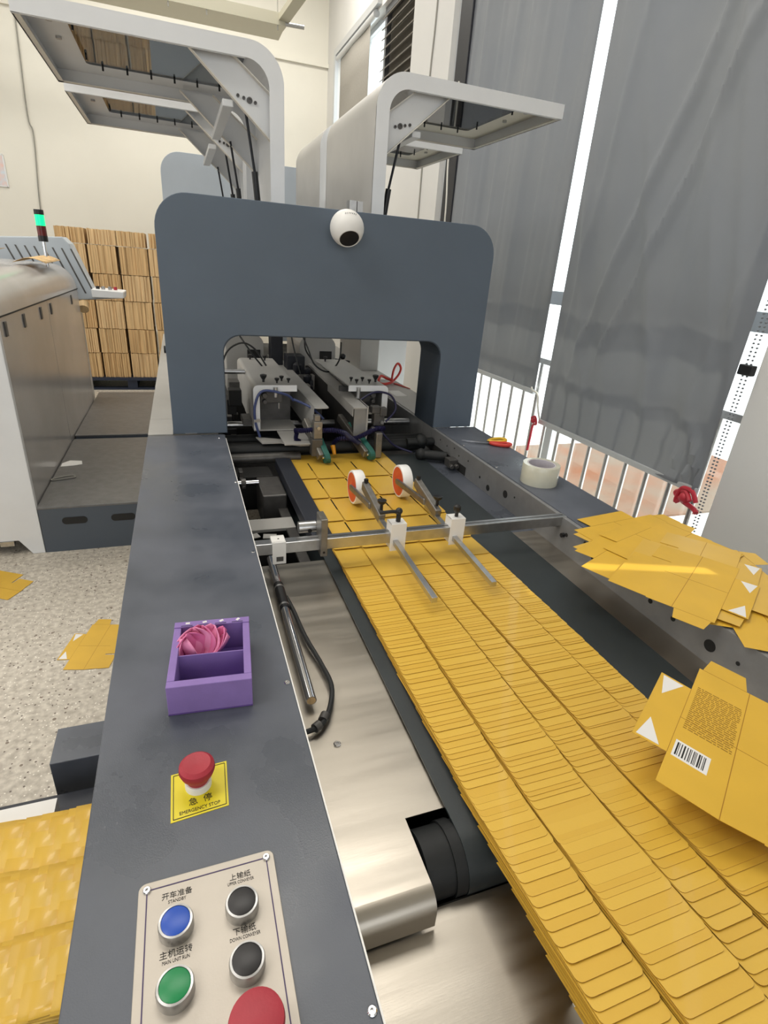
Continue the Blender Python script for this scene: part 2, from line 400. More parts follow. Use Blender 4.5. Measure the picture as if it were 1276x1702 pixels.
# curtains
def curtain(name, label, ylo, yhi, ylo_t, yhi_t, z0a, z0b, z1, folds, seed, diag, ridges=()):
    t = thing(name, label, 'curtain', (1.86, (ylo + yhi) / 2, z0a))
    rnd = random.Random(seed)
    ph = [rnd.uniform(0, 6.28) for _ in range(8)]
    def f(u, v):
        yb = ylo + (yhi - ylo) * u; yt = ylo_t + (yhi_t - ylo_t) * u
        y = yb + (yt - yb) * v
        zb_ = z0a + (z0b - z0a) * u
        z = zb_ + (z1 - zb_) * v
        flat = min(1, v * 9) * min(1, (u + .004) * 12) * min(1, (1.004 - u) * 12)
        a = 0.0
        for i, (fr_, am, dg, sharp) in enumerate(folds):
            p = math.sin((u + dg * v) * fr_ * 6.28 + ph[i])
            a += am * (max(0, p) ** sharp if sharp > 1 else p)
        pinch = 0.0
        for (yr, zr, sl, wd, dp) in ridges:
            ln = yr + sl * (z - zr)
            a += dp * math.exp(-((y - ln) / wd) ** 2) * min(1, max(0, (z - zr + .45) * 2.5))
        if diag:
            rad = math.atan2(v * 3.5 + 0.02, u + 0.02)
            pinch = 0.022 * math.exp(-((u ** 2 + (v * 2.6) ** 2) / 0.07)) * max(0, math.sin(rad * 13))
        return (1.868 - a * flat - pinch, y, z)
    obj('fabric', MB().grid(f, 260, 80), 'curtain', t, smooth=True)
    obj('bottom_bar', MB().bar((1.866, ylo, z0a), (1.866, yhi, z0b), 0.020, 0.026), 'frame_alu', t, bevel=0.003)
    obj('top_tube', MB().cyl((1.865, ylo_t - 0.02, z1), (1.865, yhi_t + 0.02, z1), 0.03), 'frame_alu', t, smooth=True)
    return t
# each fold: frequency across the width, depth, lean with height, sharpness
cl = curtain('curtain', 'grey blackout curtain nearer the machine guard, hanging to a straight bar', 2.612, 3.99, 2.650, 3.99, 0.872, 0.868, 4.3, [(2.2, 0.010, .2, 1), (5, 0.007, -.1, 1), (8, 0.006, .10, 2)], 3, 0)
cr = curtain('curtain', 'wide grey blackout curtain nearest the viewer with a corner tied in red', 1.434, 2.512, 1.434, 2.560, 0.738, 0.730, 4.3, [(1.3, 0.016, -.5, 1), (2.6, 0.016, -1.0, 5), (4.5, 0.006, -.7, 1), (3.7, 0.006, -1.25, 7)], 11, 1, [(2.261, 1.218, -.31, .030, .026), (2.098, 1.239, -.32, .026, .024), (1.81, 1.1, 0.0, .035, .014), (2.44, 1.19, -.117, .03, .012), (1.60, 1.0, -.2, .03, .014)])
t = tag(obj('red_tie', MB().tube([(1.84, 1.43, .70), (1.85, 1.47, .725), (1.86, 1.52, .70), (1.85, 1.47, .685), (1.86, 1.42, .67), (1.855, 1.40, .66)], 0.010).tube([(1.85, 1.47, .70), (1.85, 1.50, .67), (1.85, 1.49, .73), (1.85, 1.44, .735), (1.85, 1.41, .70)], 0.009).ball((1.85, 1.465, .70), .022), 'tie_red', smooth=True), 'red plastic tie knotted at the right bottom corner of the wide curtain', 'tie')
t = tag(obj('red_tie', MB().tube([(1.83, 2.54, .74), (1.83, 2.51, .755), (1.83, 2.49, .72), (1.84, 2.53, .70), (1.84, 2.535, .62), (1.84, 2.54, .55)], 0.007).ball((1.83, 2.52, .73), .014), 'tie_red', smooth=True), 'red plastic tie at the left bottom corner of the wide curtain', 'tie')
tag(obj('pull_cord', MB().tube([(1.845, 2.615, .90), (1.845, 2.60, .885), (1.84, 2.54, .875), (1.80, 2.46, .82), (1.81, 2.44, .76)], 0.005), 'cord', smooth=True), 'white pull cord hanging in the gap between the two curtains', 'cord')
# bead chain at the wall end of the right curtain
bc = MB()
for k in range(150):
    z = 0.45 + k * 0.014
    bc.lathe([(1e-6, -.004), (.004, -.002), (.004, .002), (1e-6, .004)], (1.885, 1.400 + 0.006 * math.sin(k / 24), z), 'z', 6)
    bc.lathe([(1e-6, -.004), (.004, -.002), (.004, .002), (1e-6, .004)], (1.885, 1.414 + 0.008 * math.sin(k / 34), z), 'z', 6)
bcx = thing('bead_chain', 'looped bead chain of the wide curtain hanging beside the plain wall', 'chain', (1.875, 1.41, 0.45))
obj('beads', bc, 'frame_grey', bcx, kind='stuff')
obj('clip', MB().box(1.872, 1.897, 1.385, 1.44, 1.195, 1.232), 'black_plastic', bcx, bevel=0.004)
# cable trunks and wires on the pier
tag(obj('vertical_band', MB().box(1.855, 1.872, 3.955, 4.130, 0, 4.8), 'cable_black', bevel=0.004), 'black band running up the pier left of the curtains', 'band')
tag(obj('wall_wire', MB().tube([(1.835, 4.50, 4.7), (1.835, 4.49, 3.2), (1.835, 4.52, 2.6), (1.835, 4.50, 1.0)], 0.006), 'cable_grey', smooth=True), 'thin grey wire running down the middle of the pier', 'wire')
tag(obj('wall_wire', MB().tube([(1.83, 3.99, 2.6), (1.80, 3.97, 2.2), (1.80, 3.93, 1.9), (1.82, 3.96, 1.6), (1.82, 3.96, 1.3)], 0.006), 'cord', smooth=True), 'pale wire bowing out at the left edge of the left curtain', 'wire')
tag(obj('wall_wire', MB().tube([(-1.33, 7.945, 4.2), (-1.351, 7.945, 3.63), (-1.39, 7.945, 2.7), (-1.365, 7.945, 2.5), (-1.42, 7.945, 1.78), (-1.40, 7.945, 1.2)], 0.007), 'cable_grey', smooth=True), 'thin wire running down the far wall above the stack light', 'wire')
nt_ = thing('wall_notice', 'small printed notice on the far wall at the left edge', 'notice', (-1.8, 7.95, 2.0))
obj('sheet', MB().box(-1.98, -1.70, 7.945, 7.959, 1.99, 2.28), 'notice_paper', nt_)
obj('border', MB().box(-1.705, -1.69, 7.943, 7.959, 1.98, 2.29).box(-1.98, -1.70, 7.943, 7.959, 2.28, 2.295).box(-1.98, -1.70, 7.943, 7.959, 1.98, 1.99), 'white_paint', nt_)
# cable tray under the ceiling
tr = thing('cable_tray', 'hanging metal cable tray high near the far wall', 'cable tray', (0, 6.5, 3.45))
obj('tray_channel', MB().box(-2.5, 1.12, 6.42, 6.82, 3.44, 3.452).box(-2.5, 1.12, 6.42, 6.435, 3.452, 3.53).box(-2.5, 1.12, 6.80, 6.82, 3.452, 3.53), 'tray_metal', tr)
obj('branch_channel', MB().bar((1.08, 6.6, 3.48), (1.30, 5.2, 3.62), 0.10, 0.05), 'tray_metal', tr)
for x in (0.10, 0.42, 1.05):
    obj('hanger_rod', MB().cyl((x, 6.43, 3.40), (x, 6.43, 4.8), 0.006, seg=8), 'cable_grey', tr, smooth=True)
obj('end_pipe', MB().cyl((0.98, 6.45, 3.46), (1.30, 6.45, 3.47), 0.018), 'zinc', tr, smooth=True)

# ---------------------------------------------------------------- folder gluer: delivery end
ZT = 0.9
G = thing('folder_gluer', 'long dark blue grey folding and gluing machine delivery end with steel sheets and control panel', 'machine', (0, 0.3, 0))
DECK_NEAR = -0.35
obj('body_panel', MB().box(-0.126, 0.106, DECK_NEAR, 1.86, 0.12, 0.885), 'deck_paint', G)
obj('body_panel', MB().box(0.908, 1.072, DECK_NEAR, 1.86, 0.12, 0.885), 'deck_paint', G)
obj('deck_plate', MB().box(-0.131, 0.1105, DECK_NEAR, 1.846, 0.885, ZT), 'deck_paint', G, bevel=0.0012)
obj('deck_plate', MB().box(0.905, 1.077, DECK_NEAR, 1.86, 0.885, ZT), 'deck_paint', G, bevel=0.0012)
obj('edge_strip', MB().box(0.1105, 0.1122, DECK_NEAR, 1.80, 0.880, 0.9003), 'white_plastic', G, label='bare pale edge of the left deck')
obj('side_plate', MB().box(0.893, 0.905, DECK_NEAR, 1.86, 0.60, 0.897), 'side_steel', G)
obj('side_plate', MB().box(0.106, 0.112, DECK_NEAR, 1.86, 0.60, 0.880), 'side_steel', G)
for (y, z, r) in ((.558, .847, .012), (.708, .849, .0055), (.646, .847, .0055), (.50, .852, .004), (.93, .872, .005), (1.0, .860, .005), (.895, .85, .004), (1.402, .83, .010), (1.30, .85, .012), (1.46, .845, .004), (1.25, .86, .003), (1.55, .87, .003), (1.62, .865, .003), (1.66, .88, .003), (1.72, .87, .003), (1.78, .875, .003)):
    obj('bolt_hole', MB().cyl((0.8934, y, z), (0.8922, y, z), r, seg=18), 'pit_dark', G)
def screw(x, y, z=ZT, r=0.0042, par=G):
    return obj('screw', MB().lathe([(r, -0.0005), (r, 0.0012), (r * 0.75, 0.0024), (r * 0.42, 0.0024), (r * 0.40, 0.0004), (1e-6, 0.0004)], (x, y, z), 'z', 14), 'chrome', par, smooth=True)
for (x, y) in ((.104, .209), (.104, .602), (.104, .998), (.106, 1.394), (.912, 1.40), (.912, 1.63), (.912, .955), (.09, 1.80)):
    screw(x, y)
screw(0.169, 0.555, 0.8105, 0.0055)
obj('deck_joint', MB().box(-0.131, 0.1105, 1.846, 1.8485, 0.885, 0.8985), 'pit_dark', G)
# arch
def arc(cx, cz, r, a0, a1, n=10): return [(cx + r * math.cos(a0 + (a1 - a0) * i / n), cz + r * math.sin(a0 + (a1 - a0) * i / n)) for i in range(n + 1)]
R1, R2 = 0.095, 0.058
outer = [(-.052, .9)] + arc(-.052 + R1, 1.608 - R1, R1, PI, PI / 2) + arc(1.057 - R1, 1.608 - R1, R1, PI / 2, 0) + [(1.057, .9)]
inner = [(.120, .9)] + arc(.120 + R2, 1.223 - R2, R2, PI, PI / 2) + arc(.895 - R2, 1.223 - R2, R2, PI / 2, 0) + [(.895, .9)]
arch = obj('arch_guard', MB().strip(outer, inner, 'y', 1.86, 2.05), 'arch_paint', G, bevel=0.002)
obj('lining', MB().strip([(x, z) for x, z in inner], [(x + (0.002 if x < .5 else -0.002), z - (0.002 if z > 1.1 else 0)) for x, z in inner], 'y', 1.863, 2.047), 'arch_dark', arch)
obj('slot_label', MB().box(-.015, .022, 1.8585, 1.861, .9005, .903), 'zinc', arch)
obj('side_bolt', MB().cyl((-.053, 1.95, 1.16), (-.06, 1.95, 1.16), 0.012), 'black_plastic', arch)
# trays, sheets
obj('slide_sheet', MB().box(0.112, 0.281, 0.418, 1.09, 0.8085, 0.81).box(0.112, 0.223, 0.335, 0.418, 0.8085, 0.81), 'stainless', G)
lip = [(0.335, 0.81)] + [(0.335 - 0.022 * math.sin(a), 0.788 + 0.022 * math.cos(a)) for a in [PI / 2 * i / 8 for i in range(9)]] + [(0.313, 0.765)]
lip_in = [(y + 0.0015, z - 0.0015) for y, z in lip]
obj('curved_lip', MB().strip(lip, lip_in, 'x', 0.112, 0.223), 'stainless', G, smooth=True)
obj('end_chute', MB().box(0.112, 0.893, -0.4, 0.333, 0.757, 0.759), 'stainless', G)
obj('chute_support', MB().box(0.335, 0.352, 0.17, 0.205, 0.759, 0.80), 'white_plastic', G)
obj('slide_sheet', MB().box(0.815, 0.893, -0.4, 1.13, 0.808, 0.81), 'stainless', G)
obj('cover_sheet', MB().box(0.70, 0.893, 1.13, 1.86, 0.806, 0.809), 'deck_paint', G)
obj('well', MB().box(0.112, 0.893, 0.30, 1.86, 0.50, 0.52), 'pit_dark', G)
obj('well_wall', MB().box(0.22, 0.29, 0.334, 0.336, 0.60, 0.757).box(0.112, 0.893, 0.30, 0.302, 0.52, 0.757), 'pit_dark', G)
# belt
yb, zb, rb = 0.378, 0.772, 0.045
bo = [(1.80, zb + rb)] + [(yb - rb * math.sin(a), zb + rb * math.cos(a)) for a in [PI * i / 16 for i in range(17)]] + [(1.80, zb - rb)]
bi = [(y + 0.0 if 0 < i < len(bo) - 1 else y, z) for i, (y, z) in enumerate(bo)]
bi = [(1.80, zb + rb - .003)] + [(yb - (rb - .003) * math.sin(a), zb + (rb - .003) * math.cos(a)) for a in [PI * i / 16 for i in range(17)]] + [(1.80, zb - rb + .003)]
belt = obj('conveyor_belt', MB().strip(bo, bi, 'x', 0.277, 0.812), 'belt', G, smooth=True)
obj('belt_roller', MB().cyl((0.227, yb, zb), (0.886, yb, zb), 0.0405, seg=32), 'rubber', G, smooth=True)
obj('roller_shaft', MB().cyl((0.113, yb, zb), (0.892, yb, zb), 0.012), 'dark_steel', G, smooth=True)
obj('roller_shoulder', MB().cyl((0.262, yb, zb), (0.277, yb, zb), 0.0435, seg=32), 'rubber', G, smooth=True)
# pit at the left under the folding head
obj('cross_plate', MB().box(0.114, 0.262, 1.36, 1.43, 0.76, 0.768), 'machine_grey', G)
obj('frame_flange', MB().box(0.114, 0.125, 1.10, 1.40, 0.76, 0.80).box(0.235, 0.262, 1.10, 1.60, 0.758, 0.766), 'dark_steel', G)
obj('belt_rail', MB().box(0.266, 0.318, 1.16, 1.76, 0.80, 0.836), 'belt_rail', G, bevel=0.003)
obj('pit_box', MB().box(0.19, 0.262, 1.50, 1.66, 0.70, 0.81), 'dark_steel', G, bevel=0.004)
obj('pit_box', MB().box(0.118, 0.25, 1.69, 1.80, 0.68, 0.80), 'pit_dark', G, bevel=0.004)
obj('shaft', MB().cyl((0.113, 1.60, 0.815), (0.19, 1.60, 0.815), 0.0085), 'chrome', G, smooth=True)
obj('shaft_collar', MB().cyl((0.137, 1.60, 0.815), (0.151, 1.60, 0.815), 0.015), 'dark_steel', G, smooth=True)
obj('shaft_fork', MB().box(0.137, 0.150, 1.585, 1.68, 0.80, 0.812).box(0.137, 0.15, 1.66, 1.70, 0.79, 0.83), 'dark_steel', G, bevel=0.003)
obj('transfer_roller', MB().cyl((0.115, 1.80, 0.825), (0.36, 1.80, 0.825), 0.018), 'dark_steel', G, smooth=True)
obj('transfer_roller', MB().cyl((0.115, 1.86, 0.835), (0.86, 1.86, 0.835), 0.022), 'rubber', G, smooth=True)
obj('paper_scrap', MB().box(0.13, 0.155, 1.31, 1.335, 0.769, 0.771, rot=(0, 0, .3)).box(0.165, 0.20, 1.305, 1.33, 0.767, 0.769, rot=(0, 0, -.2)), 'machine_grey', G)
# right hand clamps in the side plate
obj('slot', MB().box(0.8915, 0.8932, 1.56, 1.98, 0.812, 0.842), 'pit_dark', G)
obj('side_clamp', MB().box(0.858, 0.893, 1.62, 1.66, 0.82, 0.85).cyl((0.862, 1.615, 0.83), (0.862, 1.60, 0.83), .008).cyl((0.882, 1.615, 0.83), (0.882, 1.60, 0.83), .008), 'dark_steel', G, bevel=0.002)
obj('side_clamp', MB().cyl((0.80, 1.74, 0.835), (0.885, 1.70, 0.835), 0.018).ball((0.80, 1.74, .835), .022), 'rubber', G, smooth=True)
obj('side_clamp', MB().cyl((0.78, 1.84, 0.85), (0.89, 1.84, 0.85), 0.016).ball((0.84, 1.84, .855), .026), 'rubber', G, smooth=True)
# chrome guide pipe with cable, beside the left deck
obj('guide_pipe', MB().cyl((0.152, 1.09, 0.828), (0.147, 0.632, 0.828), 0.0085, seg=20), 'chrome', G, smooth=True)
obj('pipe_end', MB().cyl((0.1471, 0.6335, 0.828), (0.147, 0.6315, 0.828), 0.0070, seg=20), 'kraft_b', G)
obj('tape_wrap', MB().cyl((0.1512, 0.975, 0.828), (0.1503, 0.885, 0.828), 0.0102, seg=20), 'black_plastic', G, smooth=True)
obj('tape_band', MB().cyl((0.1511, 0.963, 0.828), (0.1510, 0.958, 0.828), 0.0106, seg=20).cyl((0.1503, 0.897, 0.828), (0.1502, 0.892, 0.828), 0.0106, seg=20), 'zinc', G, smooth=True)
obj('sensor_cable', MB().tube([(0.160, 0.93, 0.826), (0.166, 0.88, 0.824), (0.172, 0.80, 0.822), (0.184, 0.72, 0.82), (0.187, 0.66, 0.822), (0.170, 0.61, 0.822), (0.150, 0.585, 0.822), (0.125, 0.58, 0.82)], 0.0042), 'rubber', G, smooth=True)
obj('cable_collar', MB().cyl((0.163, 0.605, 0.822), (0.156, 0.594, 0.822), .0072).cyl((0.150, 0.588, 0.822), (0.141, 0.582, 0.822), .0072), 'dark_steel', G, smooth=True)

# control panel
panel = obj('control_panel', MB().prism(rrect(-0.078, 0.0475, -0.10, 0.365, 0.007), 'z', ZT, 0.9022), 'panel_face', G, bevel=0.0005)
def frame2(x0, x1, y0, y1, t): return MB().box(x0, x1, y1 - t, y1, .9022, .9025).box(x0, x1, y0, y0 + t, .9022, .9025).box(x0, x0 + t, y0 + t, y1 - t, .9022, .9025).box(x1 - t, x1, y0 + t, y1 - t, .9022, .9025)
obj('border_line', frame2(-0.071, 0.0405, -0.09, 0.358, 0.0011), 'violet_line', panel)
for x, y in ((-0.0705, 0.3575), (0.040, 0.3575)): screw(x, y, 0.9022, 0.0038, panel)
def push_button(x, y, cap):
    o = obj('push_button', MB().lathe([(0.0150, 0), (0.0150, 0.0095), (0.0142, 0.0115), (0.0125, 0.0118), (0.0123, 0.0105), (0.0, 0.0105)], (x, y, 0.9022), 'z', 32), 'zinc', panel, smooth=True, label='silver ringed push button with a %s cap' % cap.split('_')[0])
    return obj('button_cap', MB().lathe([(0.0122, 0), (0.0122, 0.0009), (0.0114, 0.0013), (0.0, 0.0011)], (x, y, 0.9127), 'z', 32), cap, panel, smooth=True)
push_button(-0.0445, 0.317, 'blue_cap'); push_button(0.0125, 0.3165, 'black_cap')
push_button(0.0120, 0.2690, 'black_cap'); push_button(-0.0450, 0.2680, 'green_cap')
push_button(-0.0450, 0.205, 'black_cap')
obj('mushroom_button', MB().lathe([(0.012, 0), (0.012, 0.012), (0.019, 0.017), (0.0215, 0.022), (0.0205, 0.0265), (0.014, 0.0285), (0.0, 0.029)], (0.0140, 0.2200, 0.9022), 'z', 36), 'red_cap', panel, smooth=True, label='large red mushroom stop button')
for s, s2, x, y in (('开车准备', 'STANDBY', -0.044, 0.3440), ('上输纸', 'UPPER CONVEYER', 0.0135, 0.3440), ('主机运转', 'MAIN UNIT RUN', -0.045, 0.2945), ('下输纸', 'DOWN CONVEYER', 0.0125, 0.2950), ('输纸', 'CONVEYER', -0.045, 0.2380)):
    text('legend', s, 0.0068, (x, y + 0.0030, 0.9023), 0, 'ink', panel)
    text('legend', s2, 0.0042, (x, y - 0.0026, 0.9023), 0, 'ink', panel, sx=0.72 if len(s2) > 10 else 0.85)
# emergency stop
est = obj('stop_label', MB().prism([(-0.0505, 0.4235), (0.0095, 0.4285), (0.0115, 0.4885), (-0.0505, 0.4850)], 'z', ZT, 0.9006), 'yellow_label', G, label='yellow emergency stop plate')
rz = math.radians(4.5)
def est_line(a, b): return MB().bar((a[0], a[1], 0.9008), (b[0], b[1], 0.9008), 0.0006, 0.0004)
q = [(-0.0478, 0.4262), (0.0070, 0.4308), (0.0090, 0.4860), (-0.0478, 0.4826)]
lm = MB()
for i in range(4): lm.bar((*q[i], 0.9008), (*q[(i + 1) % 4], 0.9008), 0.0007, 0.0004)
obj('border_line', lm, 'ink', est)
text('legend', '急  停', 0.0100, (-0.0195, 0.4435, 0.9007), rz, 'ink', est)
text('legend', 'EMERGENCY STOP', 0.0058, (-0.0205, 0.4335, 0.9007), rz, 'ink', est, sx=0.88)
obj('button_collar', MB().lathe([(0.0145, 0), (0.0145, 0.006), (0.0135, 0.009), (0.0, 0.009)], (-0.021, 0.4640, 0.9006), 'z', 32), 'white_plastic', est, smooth=True)
obj('button_head', MB().lathe([(0.0115, 0.006), (0.0125, 0.013), (0.0175, 0.020), (0.0195, 0.026), (0.0188, 0.031), (0.0150, 0.0345), (0.007, 0.0335), (0.0, 0.033)], (-0.021, 0.4640, 0.9006), 'z', 36), 'red_cap', est, smooth=True)

# cross bar with press wheels
cb = obj('cross_bar', MB().box(0.113, 0.920, 1.028, 1.051, 0.873, 0.8990), 'zinc', G, bevel=0.001, label='square steel bar bridging both side plates')
obj('bar_groove', MB().box(0.20, 0.90, 1.038, 1.041, 0.8988, 0.8994), 'dark_steel', cb)
obj('end_bolt', MB().cyl((0.885, 1.047, 0.870), (0.893, 1.047, 0.870), 0.007).cyl((0.885, 1.01, 0.855), (0.893, 1.01, 0.855), 0.006), 'black_plastic', cb, smooth=True)
obj('white_bracket', MB().box(0.147, 0.176, 1.024, 1.056, 0.8995, 0.904).box(0.147, 0.176, 1.0225, 1.027, 0.851, 0.904).box(0.147, 0.176, 1.053, 1.0575, 0.87, 0.904), 'white_plastic', cb, bevel=0.001)
obj('bracket_window', MB().box(0.155, 0.170, 1.0218, 1.0226, 0.858, 0.869), 'dark_steel', cb)
obj('bracket_hole', MB().cyl((0.162, 1.040, 0.904), (0.162, 1.040, 0.9043), 0.002, seg=12), 'ink', cb)
obj('clamp_block', MB().box(0.2505, 0.2655, 1.016, 1.062, 0.862, 0.952), 'steel_block', cb, bevel=0.0012)
obj('block_hole', MB().cyl((0.258, 1.0155, 0.872), (0.258, 1.0162, 0.872), 0.0028, seg=14), 'ink', cb)
obj('shaft_boss', MB().cyl((0.213, 1.078, 0.908), (0.252, 1.078, 0.908), 0.0135, seg=24), 'zinc', cb, smooth=True)
obj('boss_hole', MB().cyl((0.2365, 1.0652, 0.904), (0.2365, 1.0636, 0.9038), 0.0048, seg=14), 'ink', cb)
def press_arm(xb, xr, rod_y, rod_z, wx, wy, wz, tee):
    # rod through bracket, arm block, wheel
    obj('bracket', MB().box(xb - .019, xb + .019, 1.0255, 1.0275, 0.852, 0.921).box(xb - .019, xb + .019, 1.0275, 1.058, 0.919, 0.921).box(xb - .019, xb + .019, 1.055, 1.058, 0.87, 0.921).box(xb - 0.019, xb - 0.017, 1.0275, 1.055, 0.858, 0.921), 'white_plastic', cb, bevel=0.0008)
    obj('rod', MB().bar((xr, rod_y, rod_z), (xr, 1.20, rod_z + 0.022), 0.0125, 0.0125), 'zinc', cb, bevel=0.0008)
    ax = wx + 0.026
    obj('arm_block', MB().bar((xr + .002, 1.13, 0.885), (xr + .004, 1.285, 0.915), 0.018, 0.026), 'steel_block', cb, bevel=0.003)
    obj('fork_arm', MB().bar((xr - .006, 1.20, 0.890), (wx - 0.018, wy, wz), 0.008, 0.018), 'steel_block', cb, bevel=0.003)
    wl = obj('press_wheel', MB().lathe([(0.0425, -0.0150), (0.0475, -0.0150), (0.049, -0.012), (0.049, 0.012), (0.0475, 0.0150), (0.0425, 0.0150), (0.0425, -0.0150)], (wx, wy, wz), 'x', 40), 'tyre_white', cb, smooth=True, label='white rubber tyred press wheel')
    obj('wheel_disc', MB().lathe([(0.008, -0.0175), (0.013, -0.0145), (0.032, -0.0135), (0.0428, -0.0155), (0.0428, 0.0155), (0.030, 0.0115), (0.012, 0.012), (0.007, 0.016)], (wx, wy, wz), 'x', 36), 'orange_red', cb, smooth=True, label='orange red wheel centre')
    obj('hub', MB().cyl((wx - 0.021, wy, wz), (wx + 0.02, wy, wz), 0.0075), 'steel_block', cb, smooth=True)
    obj('thumb_screw', MB().cyl((xr + .006, 1.15, 0.90), (xr + .006, 1.15, 0.918), .004).lathe([(.005, 0), (.011, .006), (.012, .012), (.008, .013), (.0, .013)], (xr + .006, 1.15, .916), 'z', 14), 'black_plastic', cb, smooth=True)
    obj('arm_nut', MB().cyl((xr + .004, 1.275, 0.925), (xr + .004, 1.275, 0.936), .006, seg=6), 'black_plastic', cb)
    if tee:
        obj('lever', MB().cyl((xb + .002, 1.04, 0.921), (xb + .002, 1.04, 0.948), .0055).tube([(xb + .004, 1.04, .945), (xb - .015, 1.042, .946), (xb - .042, 1.048, .942)], .0042).ball((xb + .002, 1.04, .947), .0085), 'black_plastic', cb, smooth=True)
    else:
        obj('lever', MB().cyl((xb, 1.04, 0.921), (xb, 1.04, 0.935), .0045).lathe([(.004, 0), (.009, .008), (.009, .018), (.005, .022), (0, .022)], (xb, 1.04, .93), 'z', 14), 'black_plastic', cb, smooth=True)
press_arm(0.436, 0.430, 0.800, 0.862, 0.440, 1.372, 0.8745, True)
press_arm(0.588, 0.583, 0.832, 0.858, 0.592, 1.400, 0.8730, False)

# lower left outfeed part of the machine (foot box, table)
obj('foot_box', MB().box(-0.365, -0.126, 1.075, 1.185, 0.22, 0.352), 'deck_paint', G, bevel=0.002)
OT = thing('outfeed_table', 'low dark outfeed table left of the long deck, holding yellow cartons', 'table', (-.45, .6, 0))
obj('table_top', MB().box(-0.80, -0.130, 0.20, 1.045, 0.24, 0.285), 'belt_rail', OT, bevel=0.002)
for x in (-.75, -.25):
    for y in (.25, .95): obj('leg', MB().box(x, x + .05, y, y + .05, 0, 0.24), 'belt_rail', OT)
obj('foot', MB().box(-0.09, 0.07, DECK_NEAR + .1, DECK_NEAR + .25, 0, 0.12).box(-0.09, 0.07, 1.6, 1.75, 0, 0.12), 'rubber', G)
obj('foot', MB().box(0.93, 1.05, DECK_NEAR + .1, DECK_NEAR + .25, 0, 0.12).box(0.93, 1.05, 1.6, 1.75, 0, 0.12), 'rubber', G)
obj('table_motor', MB().cyl((-0.19, 0.98, 0.315), (-0.128, 0.98, 0.315), 0.03), 'hose_blue', OT, smooth=True)

# ---------------------------------------------------------------- folding section behind the arch
F = thing('folding_section', 'pale folding section behind the dark arch with two pairs of raised white covers', 'machine', (0.5, 3.1, 0))
obj('body_panel', MB().box(-0.126, 0.10, 2.06, 4.45, 0.12, 0.885), 'machine_grey', F)
obj('deck_plate', MB().box(-0.131, 0.115, 2.055, 4.45, 0.885, ZT), 'machine_grey', F, bevel=0.001)
obj('deck_plate', MB().box(-0.131, -0.054, 1.862, 2.053, 0.885, ZT), 'machine_grey', F)
obj('body_panel', MB().box(0.91, 1.072, 2.06, 4.45, 0.12, 0.885), 'machine_grey', F)
obj('deck_plate', MB().box(0.905, 1.077, 2.055, 4.45, 0.885, ZT), 'machine_grey', F, bevel=0.001)
obj('side_plate', MB().box(0.893, 0.905, 1.862, 4.45, 0.60, 0.897), 'side_steel', F)
obj('deck_label', MB().box(0.94, 1.00, 2.40, 2.52, ZT, 0.901), 'paper_white', F)
obj('base_pan', MB().box(0.10, 0.893, 1.88, 4.45, 0.62, 0.64), 'pit_dark', F)
obj('base_pan', MB().box(0.15, 0.87, 2.6, 4.4, 0.64, 0.86), 'pit_dark', F)
# rear arch
outer = [(-.052, .9)] + arc(-.052 + .12, 2.03 - .12, .12, PI, PI / 2) + arc(1.057 - .12, 2.03 - .12, .12, PI / 2, 0) + [(1.057, .9)]
inner = [(.120, .9)] + arc(.120 + R2, 1.35 - R2, R2, PI, PI / 2) + arc(.70 - R2, 1.35 - R2, R2, PI / 2, 0) + [(.70, .9)]
obj('rear_arch', MB().strip(outer, inner, 'y', 4.24, 4.42), 'pale_grey_paint', F, bevel=0.002, label='pale blue grey rear arch with rounded corners')
obj('spine_beam', MB().box(0.40, 0.65, 2.07, 4.24, 1.40, 1.50), 'machine_grey', F, bevel=0.004)
obj('spine_post', MB().box(0.44, 0.48, 4.0, 4.1, 0.86, 1.40).box(0.575, 0.60, 2.85, 2.89, 0.86, 1.40).box(0.43, 0.455, 2.85, 2.89, 0.86, 1.40), 'dark_steel', F)

